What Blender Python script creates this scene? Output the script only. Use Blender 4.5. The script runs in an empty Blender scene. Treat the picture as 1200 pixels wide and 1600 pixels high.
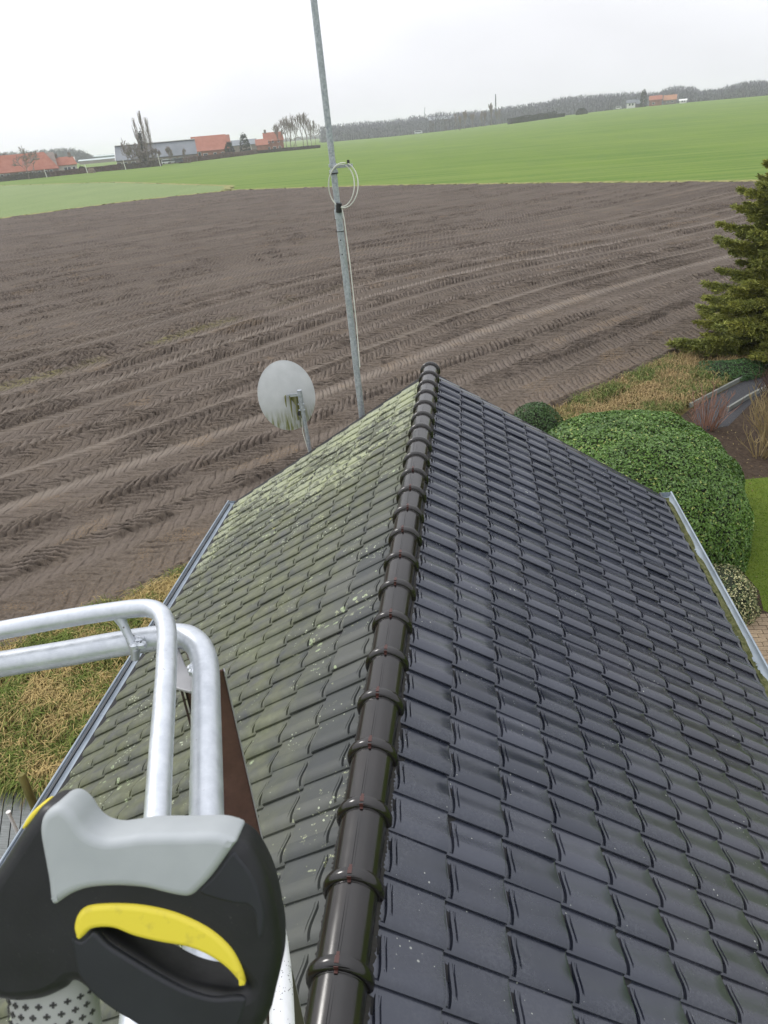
import bpy, math, random
import numpy as np
from mathutils import Vector, Matrix

# ------------------------------------------------------------------ camera, sky, sun, exposure
scene = bpy.context.scene
F_PX, PITCH, ROLL, YAW = 1154.103, 0.47638, -0.08841, 0.14039
CAM = Vector((0.59085, 0.0, 7.6))
fw = Vector((-math.sin(YAW)*math.cos(PITCH), math.cos(YAW)*math.cos(PITCH), -math.sin(PITCH)))
r0 = Vector((math.cos(YAW), math.sin(YAW), 0)); u0 = r0.cross(fw)
RT = math.cos(ROLL)*r0 + math.sin(ROLL)*u0
UP = -math.sin(ROLL)*r0 + math.cos(ROLL)*u0
cd = bpy.data.cameras.new('camera'); cam = bpy.data.objects.new('camera', cd)
scene.collection.objects.link(cam)
M = Matrix((RT, UP, -fw)).transposed().to_4x4(); M.translation = CAM
cam.matrix_world = M
cd.sensor_fit = 'HORIZONTAL'; cd.sensor_width = 36; cd.lens = 36*F_PX/1200
cd.clip_start = 0.02; cd.clip_end = 30000
cd.dof.use_dof = True; cd.dof.focus_distance = 7.0; cd.dof.aperture_fstop = cd.lens/1.1
scene.camera = cam
scene.render.resolution_x = 768; scene.render.resolution_y = 1024

SUN_EL, SUN_AZ = math.radians(38), math.radians(-62)      # azimuth from +Y, clockwise
world = bpy.data.worlds.new('World'); scene.world = world; world.use_nodes = True
wn = world.node_tree.nodes; wl = world.node_tree.links
wn.clear()
wo = wn.new('ShaderNodeOutputWorld'); bg = wn.new('ShaderNodeBackground'); wl.new(bg.outputs[0], wo.inputs[0])
sky = wn.new('ShaderNodeTexSky'); sky.sky_type = 'NISHITA'; sky.sun_disc = False
sky.sun_elevation = SUN_EL; sky.sun_rotation = SUN_AZ; sky.dust_density = 6; sky.air_density = 1.5
geo = wn.new('ShaderNodeTexCoord'); sep = wn.new('ShaderNodeSeparateXYZ'); wl.new(geo.outputs['Generated'], sep.inputs[0])
mz = wn.new('ShaderNodeMath'); mz.operation = 'MAXIMUM'; wl.new(sep.outputs[2], mz.inputs[0]); mz.inputs[1].default_value = 0
ramp = wn.new('ShaderNodeMapRange'); wl.new(mz.outputs[0], ramp.inputs[0])
ramp.inputs[1].default_value = 0; ramp.inputs[2].default_value = 1; ramp.inputs[3].default_value = 9.0; ramp.inputs[4].default_value = 16.5
cn = wn.new('ShaderNodeTexNoise'); cn.inputs['Scale'].default_value = 2.2; cn.inputs['Detail'].default_value = 4
mp = wn.new('ShaderNodeMapping'); mp.inputs['Scale'].default_value = (1, 1, 2.6); wl.new(geo.outputs['Generated'], mp.inputs[0]); wl.new(mp.outputs[0], cn.inputs['Vector'])
cr = wn.new('ShaderNodeMapRange'); wl.new(cn.outputs[0], cr.inputs[0]); cr.inputs[1].default_value = .3; cr.inputs[2].default_value = .7; cr.inputs[3].default_value = .90; cr.inputs[4].default_value = 1.10
mm = wn.new('ShaderNodeMath'); mm.operation = 'MULTIPLY'; wl.new(ramp.outputs[0], mm.inputs[0]); wl.new(cr.outputs[0], mm.inputs[1])
# broad bright area of the overcast round the hidden sun
dt = wn.new('ShaderNodeVectorMath'); dt.operation = 'DOT_PRODUCT'; wl.new(geo.outputs['Generated'], dt.inputs[0])
SD = Vector((math.sin(SUN_AZ)*math.cos(SUN_EL), math.cos(SUN_AZ)*math.cos(SUN_EL), math.sin(SUN_EL)))
dt.inputs[1].default_value = SD
gl = wn.new('ShaderNodeMapRange'); wl.new(dt.outputs['Value'], gl.inputs[0]); gl.inputs[1].default_value = -.3; gl.inputs[2].default_value = 1; gl.inputs[3].default_value = .95; gl.inputs[4].default_value = 1.25
mg = wn.new('ShaderNodeMath'); mg.operation = 'MULTIPLY'; wl.new(mm.outputs[0], mg.inputs[0]); wl.new(gl.outputs[0], mg.inputs[1])
cc = wn.new('ShaderNodeMix'); cc.data_type = 'RGBA'; cc.blend_type = 'MULTIPLY'; cc.inputs[0].default_value = 1
cc.inputs[6].default_value = (.975, .985, 1.035, 1); wl.new(mg.outputs[0], cc.inputs[7])
mx = wn.new('ShaderNodeMix'); mx.data_type = 'RGBA'; mx.inputs[0].default_value = .95
wl.new(sky.outputs[0], mx.inputs[6]); wl.new(cc.outputs[2], mx.inputs[7])
wl.new(mx.outputs[2], bg.inputs[0]); bg.inputs[1].default_value = 0.1

sd = bpy.data.lights.new('sun', 'SUN'); sun = bpy.data.objects.new('sun', sd); scene.collection.objects.link(sun)
sd.energy = 1.3; sd.angle = math.radians(14); sd.color = (1, .97, .93)
sun.rotation_euler = (-SD).to_track_quat('-Z', 'Y').to_euler()
scene.view_settings.view_transform = 'Standard'; scene.view_settings.look = 'None'
scene.view_settings.exposure = 0; scene.view_settings.gamma = 1; scene.view_settings.use_curve_mapping = False
scene.cycles.volume_bounces = 1

# ------------------------------------------------------------------ helpers
C = scene.collection
rng = np.random.default_rng(7); random.seed(7)

def tag(o, label=None, cat=None, group=None, kind=None):
    if label: o['label'] = label
    if cat: o['category'] = cat
    if group: o['group'] = group
    if kind: o['kind'] = kind
    return o
def empty(name, loc=(0, 0, 0), rz=0):
    o = bpy.data.objects.new(name, None); C.objects.link(o); o.location = loc; o.rotation_euler = (0, 0, rz)
    o.empty_display_size = .1
    return o
def link(name, me, parent=None, mat=None):
    if mat is not None and not me.materials: me.materials.append(mat)
    o = bpy.data.objects.new(name, me); C.objects.link(o)
    if parent: o.parent = parent
    return o
def amesh(name, V, Fa, smooth=False):
    """V (n,3), Fa (m,k) equal-sized faces"""
    V = np.asarray(V, np.float32); Fa = np.asarray(Fa, np.int32); k = Fa.shape[1]
    me = bpy.data.meshes.new(name)
    me.vertices.add(len(V)); me.vertices.foreach_set('co', V.ravel())
    me.loops.add(Fa.size); me.loops.foreach_set('vertex_index', Fa.ravel())
    me.polygons.add(len(Fa)); me.polygons.foreach_set('loop_start', np.arange(0, Fa.size, k, dtype=np.int32))
    me.polygons.foreach_set('loop_total', np.full(len(Fa), k, np.int32))
    me.polygons.foreach_set('use_smooth', np.full(len(Fa), smooth, bool))
    me.update(calc_edges=True); me.validate()
    return me
class MB:
    def __init__(s): s.v = []; s.f = []
    def add(s, v, f):
        n = len(s.v); s.v += [tuple(p) for p in v]; s.f += [tuple(i+n for i in q) for q in f]; return s
    def box(s, c, d, ax=None):
        ax = ax or (Vector((1, 0, 0)), Vector((0, 1, 0)), Vector((0, 0, 1))); c = Vector(c)
        v = [c + ax[0]*(d[0]/2*a) + ax[1]*(d[1]/2*b) + ax[2]*(d[2]/2*e) for e in (-1, 1) for b in (-1, 1) for a in (-1, 1)]
        return s.add(v, [(0, 2, 3, 1), (4, 5, 7, 6), (0, 1, 5, 4), (2, 6, 7, 3), (0, 4, 6, 2), (1, 3, 7, 5)])
    def tube(s, pts, r, n=8, cap=True):
        pts = [Vector(p) for p in pts]; rs = r if hasattr(r, '__len__') else [r]*len(pts)
        rings = []; up = None
        for i, p in enumerate(pts):
            a = pts[max(i-1, 0)]; b = pts[min(i+1, len(pts)-1)]; t = (b-a).normalized()
            if up is None:
                up = Vector((0, 0, 1)) if abs(t.z) < .9 else Vector((1, 0, 0))
            x = t.cross(up).normalized(); up = x.cross(t).normalized()
            rings.append([p + (x*math.cos(2*math.pi*k/n) + up*math.sin(2*math.pi*k/n))*rs[i] for k in range(n)])
        v = [q for R in rings for q in R]; f = []
        for i in range(len(rings)-1):
            for k in range(n): f.append((i*n+k, i*n+(k+1) % n, (i+1)*n+(k+1) % n, (i+1)*n+k))
        if cap: f += [tuple(range(n))[::-1], tuple((len(rings)-1)*n+k for k in range(n))]
        return s.add(v, f)
    def prism(s, poly, vec):
        n = len(poly); vec = Vector(vec); P = [Vector(p) for p in poly]
        f = [tuple(range(n)), tuple(range(2*n-1, n-1, -1))] + [(i, i+n, (i+1) % n+n, (i+1) % n) for i in range(n)]
        return s.add(P+[p+vec for p in P], [q[::-1] for q in f])
    def build(s, name, mat=None, parent=None, smooth=False, bevel=0):
        me = bpy.data.meshes.new(name); me.from_pydata(s.v, [], s.f)
        if smooth:
            me.polygons.foreach_set('use_smooth', [True]*len(me.polygons))
            me.set_sharp_from_angle(angle=math.radians(40))
        me.update(); o = link(name, me, parent, mat)
        if bevel:
            b = o.modifiers.new('bevel', 'BEVEL'); b.width = bevel; b.segments = 3; b.limit_method = 'ANGLE'
        return o
def catmull(P, n=8):
    P = [Vector(p) for p in P]; P = [2*P[0]-P[1]] + P + [2*P[-1]-P[-2]]; out = []
    for i in range(1, len(P)-2):
        for k in range(n):
            t = k/n; a, b, c, d = P[i-1:i+3]
            out.append(.5*((2*b)+(c-a)*t+(2*a-5*b+4*c-d)*t*t+(3*b-a-3*c+d)*t**3))
    out.append(P[-2]); return out
def pray(x, y): return RT*((x-600)/F_PX) - UP*((y-800)/F_PX) + fw
def onz(x, y, z=0.):
    v = pray(x, y); return CAM + v*((z-CAM.z)/v.z)
def onr(x, y, r):
    v = pray(x, y); return CAM + v*(r/math.hypot(v.x, v.y))

def h2(ix, iy, s=0):
    a = (ix.astype(np.int64)*374761393 + iy.astype(np.int64)*668265263 + s*974711) & 0xFFFFFFFF
    a = ((a ^ (a >> 13))*1274126177) & 0xFFFFFFFF
    return ((a ^ (a >> 16)) & 0xFFFFFF)/float(0xFFFFFF)
def vn(x, y, s=0):
    ix = np.floor(x); iy = np.floor(y); fx = x-ix; fy = y-iy
    fx = fx*fx*(3-2*fx); fy = fy*fy*(3-2*fy); ix = ix.astype(np.int64); iy = iy.astype(np.int64)
    return (h2(ix, iy, s)*(1-fx)+h2(ix+1, iy, s)*fx)*(1-fy) + (h2(ix, iy+1, s)*(1-fx)+h2(ix+1, iy+1, s)*fx)*fy
def fbm(x, y, s=0, o=3):
    a = 0; w = .5; t = 0
    for i in range(o): a = a + vn(x*2**i+i*17.3, y*2**i+i*9.1, s+i)*w; t += w; w *= .5
    return a/t
def sst(a, b, x): t = np.clip((x-a)/(b-a), 0, 1); return t*t*(3-2*t)

# ------------------------------------------------------------------ materials
class Mat:
    def __init__(s, name, rough=.8, metal=0., spec=.5):
        s.m = bpy.data.materials.new(name); s.m.use_nodes = True; s.n = s.m.node_tree.nodes; s.l = s.m.node_tree.links
        s.b = s.n['Principled BSDF']; s.b.inputs['Roughness'].default_value = rough; s.b.inputs['Metallic'].default_value = metal
        s.b.inputs['Specular IOR Level'].default_value = spec
        s.pos = s.n.new('ShaderNodeNewGeometry').outputs['Position']; s.g = None
    def setin(s, sock, v):
        if hasattr(v, 'is_linked') or isinstance(v, bpy.types.NodeSocket): s.l.new(v, sock)
        else: sock.default_value = v
    def col(s, v):
        s.setin(s.b.inputs['Base Color'], v if not isinstance(v, tuple) else (*v, 1)[:4]); return s
    def noise(s, scale, detail=3, vec=None, rough=.55, dist=0.):
        n = s.n.new('ShaderNodeTexNoise'); n.inputs['Scale'].default_value = scale; n.inputs['Detail'].default_value = detail
        n.inputs['Roughness'].default_value = rough; n.inputs['Distortion'].default_value = dist
        s.l.new(vec or s.pos, n.inputs['Vector']); return n.outputs[0]
    def voro(s, scale, vec=None, out='Distance', rnd=1.):
        n = s.n.new('ShaderNodeTexVoronoi'); n.inputs['Scale'].default_value = scale; n.inputs['Randomness'].default_value = rnd
        s.l.new(vec or s.pos, n.inputs['Vector']); return n.outputs[out]
    def scale(s, v, vec=None, rot=(0, 0, 0)):
        n = s.n.new('ShaderNodeMapping'); n.inputs['Scale'].default_value = v; n.inputs['Rotation'].default_value = rot
        s.l.new(vec or s.pos, n.inputs['Vector']); return n.outputs[0]
    def mr(s, x, a, b, c=0., d=1., smooth=False):
        n = s.n.new('ShaderNodeMapRange'); s.setin(n.inputs[0], x)
        if smooth: n.interpolation_type = 'SMOOTHSTEP'
        for i, q in zip((1, 2, 3, 4), (a, b, c, d)): s.setin(n.inputs[i], q)
        return n.outputs[0]
    def math(s, op, a, b=0., c=0.):
        n = s.n.new('ShaderNodeMath'); n.operation = op
        for i, q in enumerate((a, b, c)): s.setin(n.inputs[i], q)
        return n.outputs[0]
    def mix(s, f, a, b, mode='MIX'):
        n = s.n.new('ShaderNodeMix'); n.data_type = 'RGBA'; n.blend_type = mode; s.setin(n.inputs[0], f)
        for i, q in ((6, a), (7, b)): s.setin(n.inputs[i], (*q, 1)[:4] if isinstance(q, tuple) else q)
        return n.outputs[2]
    def attr(s, name, out='Fac'):
        n = s.n.new('ShaderNodeAttribute'); n.attribute_name = name; return n.outputs[out]
    def island(s): return s.n.new('ShaderNodeNewGeometry').outputs['Random Per Island']
    def orand(s): return s.n.new('ShaderNodeObjectInfo').outputs['Random']
    def sep(s, v=None):
        n = s.n.new('ShaderNodeSeparateXYZ'); s.l.new(v or s.pos, n.inputs[0]); return n.outputs
    def bump(s, h, st=.3, dist=.01):
        n = s.n.new('ShaderNodeBump'); n.inputs['Strength'].default_value = st; n.inputs['Distance'].default_value = dist
        s.l.new(h, n.inputs['Height']); s.l.new(n.outputs[0], s.b.inputs['Normal']); return s
    def rough(s, v): s.setin(s.b.inputs['Roughness'], v); return s
def simple(name, c, rough=.8, metal=0., var=.15, scale=4., bump=0., bscale=60.):
    m = Mat(name, rough, metal)
    n = m.noise(scale, 4)
    m.col(m.mix(m.mr(n, .3, .7), tuple(x*(1-var) for x in c), tuple(min(1, x*(1+var)) for x in c)))
    if bump: m.bump(m.noise(bscale, 3), bump, .005)
    return m.m

# ------------------------------------------------------------------ terrain
CX, CY = CAM.x, CAM.y
def rise(x, y):
    az = np.degrees(np.arctan2(x-CX, y-CY)); r = np.hypot(x-CX, y-CY)
    a = sst(-6, 13, az); a = a*(1-sst(60, 110, az))
    b = sst(170, 900, r)
    return a*b*7.6 + a*sst(900, 1500, r)*3
def polar(azs, rs):
    A, R = np.meshgrid(np.radians(azs), rs, indexing='ij')
    return CX+R*np.sin(A), CY+R*np.cos(A)
def grid_faces(n, m):
    i = np.arange(n*m).reshape(n, m)
    return np.stack([i[:-1, :-1].ravel(), i[1:, :-1].ravel(), i[1:, 1:].ravel(), i[:-1, 1:].ravel()], 1)[:, ::-1]

gm = Mat('green_crop', .9, 0, .2)
n1 = gm.noise(.02, 4); n2 = gm.noise(1.2, 5, rough=.7); n3 = gm.noise(.12, 3, gm.scale((1, .25, 1), rot=(0, 0, -.5)))
g1 = gm.mix(gm.mr(n1, .4, .6), (.052, .138, .002), (.090, .176, .005))
g2 = gm.mix(gm.mr(n2, .3, .75), g1, (.13, .18, .02)); g3 = gm.mix(gm.mr(n3, .35, .7, 0, .5), g2, (.06, .125, .012))
stripe = gm.noise(.35, 3, gm.scale((.05, 1, 1), rot=(0, 0, .62)))
g4 = gm.mix(gm.mr(stripe, .42, .62, 0, .7), g3, (.15, .205, .035))
gm.col(g4).bump(n2, .6, .05)
azs = np.linspace(-180, 180, 361); rs = np.concatenate([[0.01], np.geomspace(2, 9000, 120)])
X, Y = polar(azs, rs)
o = link('ground', amesh('ground', np.stack([X, Y, rise(X, Y)-.03], -1).reshape(-1, 3), grid_faces(*X.shape), True), None, gm.m)
tag(o, 'vast flat field of green winter crop reaching the horizon', kind='structure')

# --- ploughed field: near edge, far edge, rows that sweep across it
ED = np.array([.686, .728]); EN = np.array([-.728, .686]); EU = 12.2
far_pts = np.array([(-200, -60), (-150, 10), (-110, 65), (-71.5, 115.8), (-58, 133.2), (-40.9, 141.4), (-12.3, 122.4), (13.5, 99.8), (27.8, 86.1), (60, 62), (140, 0)])
def far_r(az):
    d = np.array([math.sin(az), math.cos(az)])
    for a, b in zip(far_pts[:-1], far_pts[1:]):
        e = b-a; m = np.array([[d[0], -e[0]], [d[1], -e[1]]])
        try: s, t = np.linalg.solve(m, a-np.array([CX, CY]))
        except Exception: continue
        if s > 0 and -1e-6 <= t <= 1+1e-6: return s
    return 150.
def near_r(az):
    d = math.sin(az)*EN[0]+math.cos(az)*EN[1]; return (EU-(CX*EN[0]+CY*EN[1]))/d
NA, NR = 960, 760
az = np.radians(np.concatenate([np.linspace(-58, -46, 40, endpoint=False), np.linspace(-46, 27, NA-60), np.linspace(27.2, 34, 20)]))
rn = np.array([near_r(a) for a in az]); rf = np.array([far_r(a) for a in az])
# soften corners of the far edge
k = np.ones(15)/15; rf = np.convolve(np.pad(rf, 7, 'edge'), k, 'valid')
wob = .25*np.interp(np.arange(len(az)), np.linspace(0, len(az), 90), rng.normal(0, 1, 90))
rn = rn+wob*.5
t = np.linspace(0, 1, NR)[None, :]; t = t**1.0
R = 1/((1-t)/rn[:, None] + t/rf[:, None])          # even spacing as seen in perspective ...
R = .55*R + .45*(rn[:, None]*(rf/rn)[:, None]**t)   # ... blended with geometric
A = np.broadcast_to(az[:, None], R.shape)
X = CX+R*np.sin(A); Y = CY+R*np.cos(A)
U = X*EN[0]+Y*EN[1]; Vv = X*ED[0]+Y*ED[1]
g = np.exp(-((Vv-29)/15.)**2)
W = EU+(U-EU)/(1+.31*g*np.clip((60-U)/35, 0, 1)) + .5*(fbm(X*.05, Y*.05, 3)-.5)
far_d = (rf[:, None]-R)
LANE = .66
Wj = W+.30*(vn(Vv*.12, W*.25, 5)-.5)+.10*(vn(Vv*.6, W*.8, 6)-.5)
li = np.floor(Wj/LANE); lf = Wj/LANE-li
hsh = h2(li.astype(np.int64), np.zeros_like(li, dtype=np.int64), 11); hs2 = h2(li.astype(np.int64), np.ones_like(li, dtype=np.int64), 12)
sgn = np.where(li % 2 == 0, 1., -1.)
per = .24+.08*hs2
ph = Vv/per + sgn*(lf*LANE)*(.9+.5*hsh)/per*1.0 + 3*hs2 + .18*vn(Vv*.8, Wj*2, 8)
s_ = np.abs((ph % 1)-.5)*2                              # 0..1 triangle
lug = sst(.14, .40, s_)                                  # raised between trenches
amp = .08*np.where(hsh < .22, .12, np.where(hsh < .45, .45, 1.))*(.4+1.1*sst(.3, .6, fbm(X*.9, Y*.9, 23)))*sst(0, .14, lf)*sst(1, .86, lf)
amp = amp*(.35+.95*sst(.25, .6, fbm(X*.28, Y*.28, 21)))
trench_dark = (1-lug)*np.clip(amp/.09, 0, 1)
near_bare = sst(EU+1.3, EU+2.4, W)
amp = amp*(.55+.45*near_bare)
rid = np.exp(-((np.minimum(lf, 1-lf))/.10)**2)*.02
clod = (fbm(X*5, Y*5, 31, 3)-.5)*.05+(fbm(X*17, Y*17, 41, 2)-.5)*.05
def lane_line(w0, wd): return np.exp(-((W-w0)/wd)**2)
tramp = lane_line(18.2, .34)+lane_line(26.0, .32)+lane_line(20.3, .22)+lane_line(24.0, .25)*.8+lane_line(28.3, .3)*.8+lane_line(15.6, .2)*.5
tramp += lane_line(22.1, .16)*.7+lane_line(17.0, .14)*.6+lane_line(32.5, .3)*.7+lane_line(34.2, .25)*.7+lane_line(39, .4)*.6
tramp = np.clip(tramp, 0, 1)*(.85+.5*(fbm(X*.5, Y*.5, 61)-.5))
trench = lane_line(18.75, .16)+lane_line(25.35, .2)+lane_line(24.5, .14)+lane_line(20.7, .12)
H = .07+(lug*amp)*(1-.85*tramp)+rid*(1-tramp)+clod*(1-.6*tramp)*np.clip(1.2-R/120, .35, 1)+.015*tramp-.04*np.clip(trench, 0, 1)+.06*(fbm(X*.12, Y*.12, 51)-.5)
edge = np.minimum(sst(0, .35, R-rn[:, None]), sst(0, 2., far_d)); H = .01+np.clip(H, .015, 1)*edge
straw = sst(.52, .72, fbm(X*1.1+3, Y*1.1, 71, 4))*np.where(hs2 > .78, .55, .12) + sst(EU+2.2, EU+.1, W)*.55*fbm(X*3, Y*3, 81)
olive = .4*lane_line(29.2, .35)*sst(.4, .7, fbm(X*.5, Y*.5, 91))*sst(30, 10, Vv)
me = amesh('ploughed_field', np.stack([X, Y, H], -1).reshape(-1, 3), grid_faces(*X.shape), True)
ca = me.color_attributes.new('soil', 'FLOAT_COLOR', 'POINT')
ca.data.foreach_set('color', np.stack([tramp, np.clip(straw, 0, 1), np.clip(olive, 0, 1), np.ones_like(X)], -1).astype(np.float32).ravel())
rw_ = me.attributes.new('rowpos', 'FLOAT_VECTOR', 'POINT'); rw_.data.foreach_set('vector', np.stack([W, Vv, R], -1).astype(np.float32).ravel())
td = me.attributes.new('trench_shade', 'FLOAT', 'POINT'); td.data.foreach_set('value', (trench_dark*(1-.8*tramp)).astype(np.float32).ravel())  # shade in the tread trenches, painted into the soil colour
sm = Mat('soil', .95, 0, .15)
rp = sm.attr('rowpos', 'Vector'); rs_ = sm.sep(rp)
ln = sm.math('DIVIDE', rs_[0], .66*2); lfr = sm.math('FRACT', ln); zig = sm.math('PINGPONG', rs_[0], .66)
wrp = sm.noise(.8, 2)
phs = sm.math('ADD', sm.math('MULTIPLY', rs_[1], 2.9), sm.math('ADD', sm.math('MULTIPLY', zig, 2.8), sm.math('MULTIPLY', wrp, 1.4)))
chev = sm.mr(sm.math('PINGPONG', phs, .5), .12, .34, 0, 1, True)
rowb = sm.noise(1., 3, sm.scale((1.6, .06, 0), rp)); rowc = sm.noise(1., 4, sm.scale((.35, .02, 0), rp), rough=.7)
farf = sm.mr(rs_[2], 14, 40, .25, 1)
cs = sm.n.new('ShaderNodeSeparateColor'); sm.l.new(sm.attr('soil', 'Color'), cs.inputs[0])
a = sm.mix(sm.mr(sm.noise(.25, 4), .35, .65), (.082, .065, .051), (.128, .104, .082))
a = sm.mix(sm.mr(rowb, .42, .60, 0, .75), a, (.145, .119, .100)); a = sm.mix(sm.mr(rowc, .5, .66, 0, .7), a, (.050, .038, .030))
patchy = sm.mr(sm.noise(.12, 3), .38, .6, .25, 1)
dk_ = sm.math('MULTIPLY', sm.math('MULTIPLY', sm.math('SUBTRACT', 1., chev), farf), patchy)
a = sm.mix(sm.math('MULTIPLY', dk_, .8), a, (.030, .021, .018))  # hollows of the chevrons darkened in colour to read as shade
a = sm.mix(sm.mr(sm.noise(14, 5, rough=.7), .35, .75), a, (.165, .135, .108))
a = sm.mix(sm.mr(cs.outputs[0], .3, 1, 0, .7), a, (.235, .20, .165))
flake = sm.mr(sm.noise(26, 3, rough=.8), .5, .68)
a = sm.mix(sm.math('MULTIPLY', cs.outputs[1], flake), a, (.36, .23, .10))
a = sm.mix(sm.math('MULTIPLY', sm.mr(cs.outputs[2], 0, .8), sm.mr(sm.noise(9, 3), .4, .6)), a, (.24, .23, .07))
a = sm.mix(sm.math('MULTIPLY', sm.attr('trench_shade'), .5), a, (.040, .029, .024))
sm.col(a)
b1 = sm.n.new('ShaderNodeBump'); b1.inputs['Strength'].default_value = 1; b1.inputs['Distance'].default_value = .10
sm.l.new(sm.math('MULTIPLY', chev, farf), b1.inputs['Height'])
b2 = sm.n.new('ShaderNodeBump'); b2.inputs['Strength'].default_value = .9; b2.inputs['Distance'].default_value = .025
sm.l.new(sm.noise(34, 5, rough=.8), b2.inputs['Height']); sm.l.new(b1.outputs[0], b2.inputs['Normal']); sm.l.new(b2.outputs[0], sm.b.inputs['Normal'])
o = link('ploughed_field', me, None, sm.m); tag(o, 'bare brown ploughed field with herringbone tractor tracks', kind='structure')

# --- pale margin between bare soil and crop, and the paler wedge of crop at the left
def ribbon(name, P, wd, z, mat, jit=.3, step=1.2):
    P = [Vector((*p, 0)) for p in P]; L = []; 
    for a, b in zip(P[:-1], P[1:]):
        n = max(2, int((b-a).length/step))
        L += [a.lerp(b, i/n) for i in range(n)]
    v = []; f = []
    for i, p in enumerate(L):
        t = (L[min(i+1, len(L)-1)]-L[max(i-1, 0)]).normalized(); nn = Vector((-t.y, t.x, 0))
        for q in range(4):
            e = (q/3-.5)*wd*(1+random.uniform(-jit, jit)); c = p+nn*e
            v.append((c.x, c.y, z+(0.10 if q in (1, 2) else 0)+random.uniform(0, .04)))
    for i in range(len(L)-1):
        for q in range(3): f.append((i*4+q, (i+1)*4+q, (i+1)*4+q+1, i*4+q+1))
    me = bpy.data.meshes.new(name); me.from_pydata(v, [], f); me.update()
    return link(name, me, None, mat)
ym = Mat('dry_margin', .95, 0, .1); ym.col(ym.mix(ym.mr(ym.noise(1.5, 5, rough=.8), .35, .65), (.14, .17, .05), (.32, .28, .13)))
idx = np.linspace(10, len(az)-1, 260).astype(int)
marg = [(CX+(rf[i]+.4)*math.sin(az[i]), CY+(rf[i]+.4)*math.cos(az[i])) for i in idx]
tag(ribbon('field_margin', marg, 1.3, .0, ym.m, .8, .9), 'strip of straw coloured grass between bare soil and crop', kind='structure')
wm = Mat('wedge_crop', .95, 0, .1)
wcol = wm.mix(wm.mr(wm.noise(.09, 5, wm.scale((1, .35, 1), rot=(0, 0, .9)), rough=.7), .3, .7), (.125, .185, .065), (.165, .225, .085))
wm.col(wm.mix(wm.mr(wm.noise(2.5, 4, rough=.8), .45, .75), wcol, (.27, .30, .15)))
wedge = [(-200, 20), (-112, 66), (-73, 118), (-59.3, 135), (-44, 143.8), (-47.5, 158), (-102.5, 228.2), (-179, 295), (-330, 380)]
mb = MB(); mb.add([(x, y, -.012) for x, y in wedge], [tuple(range(len(wedge)))[::-1]])
tag(mb.build('crop_strip', wm.m), 'paler thin green strip of crop at the left of the soil', kind='structure')
tag(ribbon('crop_strip_edge', [(-180, 296), (-102.5, 229), (-47.5, 158.5), (-43, 143)], 1.6, -.03, ym.m, .9), 'yellowish line of dry grass along the paler crop strip', kind='structure')

# --- garden ground by the house
def patch(name, poly, z, mat, label):
    mb = MB(); mb.add([(x, y, z) for x, y in poly], [tuple(range(len(poly)))])
    o = mb.build(name, mat); tag(o, label, kind='structure'); return o
vg = Mat('verge_soil', .95, 0, .1)
vg.col(vg.mix(vg.mr(vg.noise(2.2, 5, rough=.7), .35, .65), (.05, .065, .02), (.16, .11, .045))).bump(vg.noise(12, 4), .6, .05)
e0 = EN*EU
def eu(v, off=0.): p = ED*v+EN*(EU+off); return (float(p[0]), float(p[1]))
patch('verge', [(-30, -14), (-3.2, -14), (-3.2, 10), (3.3, 10.1), (3.3, 12), (9, 18), (9.2, 24.5), (60, 60), eu(95, .35), eu(-30, .35)], -.004, vg.m, 'rough grassy verge between the house and the bare field')
bm_ = Mat('bed_soil', .95, 0, .1); bm_.col(bm_.mix(bm_.mr(bm_.noise(9, 5, rough=.7), .35, .65), (.036, .025, .018), (.075, .055, .040))).bump(bm_.noise(30, 4), .8, .03)
patch('flower_bed', [(3.3, 9.8), (5.0, 8.8), (13.5, 8.8), (13.5, 16.4), (16, 24), (8.8, 22.2), (6.6, 20.4), (5.2, 18.4), (3.3, 13)], 0.0, bm_.m, 'dark bare soil of the flower bed behind the hedge')
lm = Mat('lawn_grass', .9, 0, .2); lm.col(lm.mix(lm.mr(lm.noise(3, 5, rough=.75), .3, .7), (.075, .115, .012), (.11, .15, .018))).bump(lm.noise(80, 3), .5, .02)
lawn_poly = [(5.3, 10.7), (5.42, 11.3), (5.33, 12.0), (5.42, 12.8), (5.8, 14.0), (6.35, 15.2), (6.6, 15.75), (8.0, 15.95), (12.5, 16.2), (13, 9), (7, 9)]
patch('lawn', lawn_poly, .004, lm.m, 'short mown green lawn at the right of the clipped hedge')
pm = Mat('gravel_path', .9, 0, .2); pm.col(pm.mix(pm.mr(pm.noise(25, 4, rough=.8), .35, .7), (.035, .036, .04), (.085, .085, .09))).bump(pm.noise(60, 3), .6, .02)
patch('garden_path', [(6.25, 18.6), (6.75, 20.55), (8.4, 22.3), (11, 24.6), (11.3, 23.6), (8.6, 21.1), (7.2, 19.0)], .004, pm.m, 'dark grey garden path between wooden edging boards')
edm = simple('edging', (.20, .21, .19), .85)
for P, lab in ((((6.6, 20.5), (8.45, 22.45), (11, 25)), 'long grey edging board between the rough grass and the path'), (((7.5, 20.1), (8.3, 21.0), (9.4, 22.1)), 'short pale edging board in the middle of the garden path')):
    mb = MB(); 
    for a, b in zip(P[:-1], P[1:]):
        a = Vector((*a, .05)); b = Vector((*b, .05)); d = (b-a); n = d.normalized()
        mb.box((a+b)/2, (d.length, .06, .14), (n, Vector((-n.y, n.x, 0)), Vector((0, 0, 1))))
    tag(mb.build('edging_board', edm), lab, 'edging board', 'edging boards of the garden path')

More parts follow.
